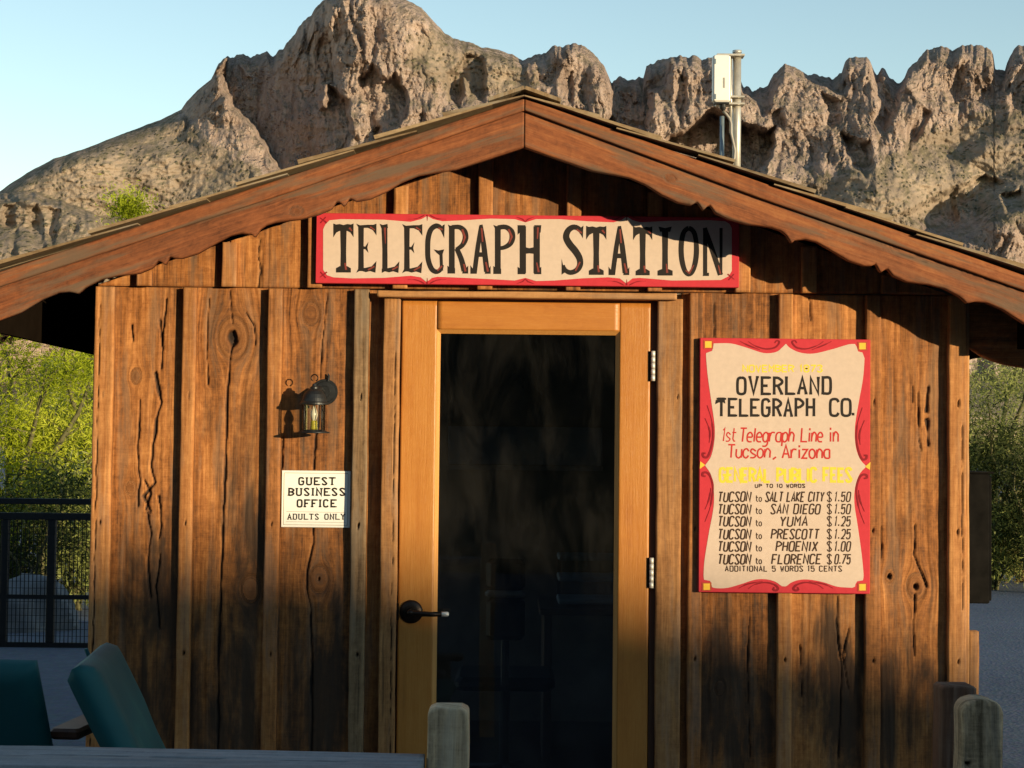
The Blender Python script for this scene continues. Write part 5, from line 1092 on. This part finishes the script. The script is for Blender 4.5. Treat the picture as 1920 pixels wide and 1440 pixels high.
# scrub on ledges of the crags
sepn = N(n_, 'ShaderNodeSeparateXYZ'); lk(n_, gm.outputs['Normal'], sepn.inputs[0])
lg = mathn(n_, 'MULTIPLY', N_map(n_, sepn.outputs[2], .35, .7), N_map(n_, cb, .42, .6)); cc = mixc(n_, mathn(n_, 'MULTIPLY', lg, .6), cc, (.12, .11, .06))
lk(n_, cc, b_.inputs['Base Color']); b_.inputs['Roughness'].default_value = 1; b_.inputs['Specular IOR Level'].default_value = .05
vb = N(n_, 'ShaderNodeTexVoronoi'); vb.inputs['Scale'].default_value = .34; mp2 = N(n_, 'ShaderNodeMapping'); mp2.inputs['Scale'].default_value = (1, .4, .4); lk(n_, pos, mp2.inputs[0]); lk(n_, mp2.outputs[0], vb.inputs['Vector'])
hb = mathn(n_, 'SUBTRACT', mathn(n_, 'ADD', posn(.9, 5, .75, (1, .5, .6)), mathn(n_, 'MULTIPLY', bush, .8)), mathn(n_, 'MULTIPLY', mathn(n_, 'MULTIPLY', vb.outputs['Distance'], mathn(n_, 'SUBTRACT', 1.0, sr)), 1.1))
bump(n_, b_, mathn(n_, 'MULTIPLY', hb, mathn(n_, 'SUBTRACT', 1.0, mathn(n_, 'MULTIPLY', sr, .72))), 1.0, 2.4)
i = np.arange(Xm.size).reshape(Xm.shape); F = np.stack([i[:-1, :-1], i[1:, :-1], i[1:, 1:], i[:-1, 1:]], -1).reshape(-1, 4)
o = mesh('mountain', np.stack([Xm, Ym, Zm], -1), F, mmt, None, False, dict(scree=scr)); tag(o, 'craggy tan desert mountain rising behind the hut', 'mountain', kind='structure')

#@@PLANTS
# ------------------------------------------------------------------ trees and shrubs
def leafmat(name, c1, c2, c3):
    m, n, b = newmat(name); n.nodes.remove(b)
    r_ = attr(n, 'rnd'); cc = ramp(n, r_, [(.1, c1), (.5, c2), (.9, c3)])
    d = N(n, 'ShaderNodeBsdfDiffuse'); t = N(n, 'ShaderNodeBsdfTranslucent'); x = N(n, 'ShaderNodeMixShader'); x.inputs[0].default_value = .42
    lk(n, cc, d.inputs[0]); lk(n, cc, t.inputs[0]); lk(n, d.outputs[0], x.inputs[1]); lk(n, t.outputs[0], x.inputs[2]); lk(n, x.outputs[0], n.nodes['Material Output'].inputs[0]); return m
M['paloleaf'] = leafmat('palo_verde_leaf', (.17, .21, .012), (.37, .42, .028), (.58, .60, .08))
M['oliveleaf'] = leafmat('olive_leaf', (.13, .15, .04), (.29, .315, .095), (.48, .49, .20))
M['darkleaf'] = leafmat('dark_leaf', (.025, .035, .012), (.05, .065, .022), (.09, .105, .04))
M['dryleaf'] = leafmat('dry_leaf', (.13, .085, .03), (.22, .15, .06), (.30, .22, .10))
M['bark'] = plain('green_grey_bark', (.14, .13, .06), .9, 0, .2, .25, 20, .3)
def tree(name, x, y, h, spread, mat, label, cat, n_limb=6, twigs=90, per=46, leaf=(.035, .007), z0=.35, droop=.25, seed=1, trunk_r=.06, blob=.16):
    rg = random.Random(seed); nr = np.random.default_rng(seed)
    t = empty(name, (x, y, 0), label, cat)
    wood_ = MB(); tips = []
    base = Vector((x, y, -.03)); 
    for k in range(n_limb):
        a = 2 * math.pi * (k + rg.uniform(-.3, .3)) / n_limb; rad = spread * rg.uniform(.35, .75)
        p0 = base + Vector((rg.uniform(-.04, .04), rg.uniform(-.04, .04), 0)); hh = h * rg.uniform(.6, .95)
        e = base + Vector((math.cos(a) * rad, math.sin(a) * rad, hh)); mid = p0.lerp(e, .45) + Vector((math.cos(a) * rad * -.15, math.sin(a) * rad * -.15, hh * .05)); q = p0.lerp(e, .75) + Vector((rg.uniform(-.1, .1), rg.uniform(-.1, .1), rg.uniform(-.05, .1)))
        limb = [p0, p0.lerp(mid, .5) + Vector((rg.uniform(-.05, .05), rg.uniform(-.05, .05), 0)), mid, q, e]
        wood_.tube(limb, [trunk_r, trunk_r * .8, trunk_r * .6, trunk_r * .35, trunk_r * .12], 7)
        for j in range(int(twigs / n_limb)):
            f = rg.uniform(.25, 1.0); i0 = min(3, int(f * 4)); s_ = limb[i0].lerp(limb[i0 + 1], f * 4 - i0)
            dvec = Vector((rg.gauss(0, 1), rg.gauss(0, 1), rg.gauss(.35, .6))).normalized() * rg.uniform(.25, .75) * spread * .55
            en = s_ + dvec; en.z = max(z0, min(en.z, h))
            if rg.random() < .5: wood_.tube([s_, s_.lerp(en, .5) + Vector((0, 0, .04)), en], [.012, .008, .003], 4, False)
            tips.append((s_.lerp(en, .55), en))
    wood_.obj('trunk', M['bark'], t, True)
    cs = []; ds = []
    for s_, en in tips:
        nn = int(per * rg.uniform(.5, 1.5)); f = nr.random(nn)[:, None]
        c = np.array(s_) * (1 - f) + np.array(en) * f + nr.normal(0, 1, (nn, 3)) * np.array([blob, blob, blob * .8]) * (.5 + .7 * f)
        c[:, 2] -= droop * blob * 2 * nr.random(nn) * f[:, 0]; cs.append(c)
        dd = np.array(en - s_) / max(.01, (en - s_).length) * .6 + nr.normal(0, .7, (nn, 3)); dd[:, 2] -= droop; ds.append(dd / np.linalg.norm(dd, axis=1)[:, None])
    C = np.concatenate(cs); Dv = np.concatenate(ds); n = len(C)
    ok = C[:, 2] > z0 * .6; C = C[ok]; Dv = Dv[ok]; n = len(C)
    side = np.cross(Dv, nr.normal(0, 1, (n, 3))); side /= np.linalg.norm(side, axis=1)[:, None] + 1e-9
    ll_ = leaf[0] * (.6 + .9 * nr.random(n))[:, None]; ww = leaf[1] * (.7 + .7 * nr.random(n))[:, None]
    V = np.stack([C - Dv * ll_, C + side * ww, C + Dv * ll_, C - side * ww], 1).reshape(-1, 3)
    F = np.arange(4 * n).reshape(n, 4)
    clump = fbm(C[:, 0] * 2.2 + C[:, 1], C[:, 2] * 2.2 - C[:, 1] * .7, seed, 3) * .9
    rnd = np.clip(.5 + clump * .55 + nr.normal(0, .09, n), 0, 1)
    mesh('crown', V, F, mat, t, False, dict(rnd=np.repeat(rnd, 4)))
    return t
def at(px, Y): return P(px, 842, Y).x
tree('palo_verde', at(20, 10.2), 10.2, 3.1, 1.5, M['paloleaf'], 'yellow green palo verde tree behind the black fence at far left', 'tree', seed=11, twigs=130, per=190, leaf=(.028, .0055))
tree('palo_verde', at(190, 11.5), 11.5, 3.55, 1.35, M['paloleaf'], 'yellow green palo verde tree close to the left wall of the hut', 'tree', seed=12, twigs=120, per=190, leaf=(.028, .0055))
tree('palo_verde', at(255, 14.5), 14.5, 4.95, 1.0, M['paloleaf'], 'bright green tree whose top shows above the left roof edge', 'tree', seed=14, twigs=150, per=260, leaf=(.03, .007), blob=.13)
tree('desert_shrub', at(60, 8.8), 8.8, 1.25, 1.0, M['darkleaf'], 'dark shrub low behind the black fence', 'shrub', seed=15, twigs=60, per=110, z0=.1, n_limb=8, trunk_r=.025)
tree('desert_shrub', at(150, 9.2), 9.2, 1.55, .9, M['oliveleaf'], 'olive shrub behind the fence beside the hut wall', 'shrub', seed=16, twigs=60, per=110, z0=.1, n_limb=8, trunk_r=.025)
tree('mesquite_tree', at(1840, 13.0), 13.0, 3.3, 1.5, M['oliveleaf'], 'pale olive feathery tree right of the hut', 'tree', seed=21, twigs=150, per=190, leaf=(.028, .0055), z0=.6)
tree('desert_shrub', at(1935, 12.2), 12.2, 2.35, 1.05, M['darkleaf'], 'tall dark shrub at the right edge of the picture', 'shrub', seed=22, twigs=90, per=130, z0=.25, n_limb=8, trunk_r=.03)
tree('desert_shrub', at(1862, 12.6), 12.6, 1.15, .6, M['oliveleaf'], 'low green shrub on the gravel edge right of the black box', 'shrub', seed=23, twigs=50, per=100, z0=.05, n_limb=8, trunk_r=.02)
tree('dry_shrub', at(1915, 13.6), 13.6, 1.1, .8, M['dryleaf'], 'dry tan shrub beneath the dark shrub at the right', 'shrub', seed=24, twigs=50, per=100, z0=.05, n_limb=8, trunk_r=.02)
# saguaro
msg, n_, b_ = newmat('saguaro_skin'); v_ = objvec(n_)
lk(n_, ramp(n_, noise(n_, v_, 8, 4), [(.3, (.09, .11, .03)), (.7, (.19, .21, .07))]), b_.inputs['Base Color']); b_.inputs['Roughness'].default_value = .7
sx0 = at(97, 12.8); V = []; F = []; n = 48
zz = list(np.linspace(-.03, 2.35, 40)) + [2.35 + .13 * math.sin(a) for a in np.linspace(.25, 1.5, 8)]
for k, z in enumerate(zz):
    r_ = .13 if z < 2.35 else .13 * math.sqrt(max(.01, 1 - ((z - 2.35) / .13) ** 2))
    for q in range(n): a = 2 * math.pi * q / n; rr = r_ * (1 + .09 * math.cos(a * 16)); V.append((sx0 + rr * math.cos(a), 12.8 + rr * math.sin(a), z))
F = [(k * n + q, k * n + (q + 1) % n, (k + 1) * n + (q + 1) % n, (k + 1) * n + q) for k in range(len(zz) - 1) for q in range(n)] + [tuple(range((len(zz) - 1) * n, len(zz) * n))]
o = mesh('saguaro_cactus', V, F, msg, None, True, base=(sx0, 12.8, 0)); tag(o, 'ribbed saguaro cactus standing among the trees left of the hut', 'cactus')

bm_ = plain('pale_stone', (.17, .18, .20), .9, 0, .2, .2, 5, .4)
def rock(name, x, y, rx, ry, h, label, sd_):
    V = []; F = []; n, k = 40, 16
    for j in range(k + 1):
        t = j / k * math.pi * .5
        for q in range(n):
            a = 2 * math.pi * q / n; rr = math.cos(t) ** .35; z = math.sin(t) ** .8
            f = 1 + .35 * float(fbm(np.array([math.cos(a) * 1.3 + 5]), np.array([math.sin(a) * 1.3 + z]), sd_, 3).ravel()[0])
            V.append((x + rx * math.cos(a) * rr * f, y + ry * math.sin(a) * rr * f, -.03 + h * z * (1 + .2 * math.cos(a + 1)) * (.9 + .1 * f)))
    F = [(j * n + q, j * n + (q + 1) % n, (j + 1) * n + (q + 1) % n, (j + 1) * n + q) for j in range(k) for q in range(n)] + [tuple(range(k * n, k * n + n))]
    return tag(mesh(name, V, F, bm_, None, False, base=(x, y, 0)), label, 'boulder')
rock('boulder', at(45, 7.6), 7.6, .42, .3, .40, 'pale flat topped boulder low behind the black fence', 41)
# ------------------------------------------------------------------ black mesh fence at the left
YFn = 6.4
M['fenceblack'] = plain('black_fence_steel', (.010, .010, .012), .5, .2, var=.2, scale=30)
def zf(py): return PZ(80, py, YFn)
fx0, fx1 = at(-420, YFn), at(330, YFn)
fe = empty('metal_fence', (at(80, YFn), YFn, 0), 'black metal fence with wire mesh at the left of the hut', 'fence')
for py, hh in ((940, .022), (968, .026), (1119, .016), (1212, .03)):
    MB().box(fx0, fx1, YFn - .018, YFn + .018, zf(py) - hh, zf(py) + hh, bev=.004).obj('rail', M['fenceblack'], fe)
for px in (-380, -200, 14, 101, 300):
    wd = .026 if px != 101 else .03; x = at(px, YFn)
    MB().box(x - wd, x + wd, YFn - .0185, YFn + .0185 + .01, -.02 if px in (-380, 14, 300) else zf(1212) + .03, zf(968) - .026, bev=.004).obj('post', M['fenceblack'], fe)
wm = MB(); x = fx0 + .01
while x < fx1 - .01:
    wm.add([(x - .0032, YFn - .0195, zf(1212)), (x + .0032, YFn - .0195, zf(1212)), (x + .0032, YFn - .0195, zf(968)), (x - .0032, YFn - .0195, zf(968))], [(0, 1, 2, 3)]); x += .03
z = zf(1212) + .03
while z < zf(968): wm.add([(fx0, YFn - .0235, z - .0016), (fx1, YFn - .0235, z - .0016), (fx1, YFn - .0235, z + .0016), (fx0, YFn - .0235, z + .0016)], [(0, 1, 2, 3)]); z += .05
wm.obj('wire_mesh', M['fenceblack'], fe)
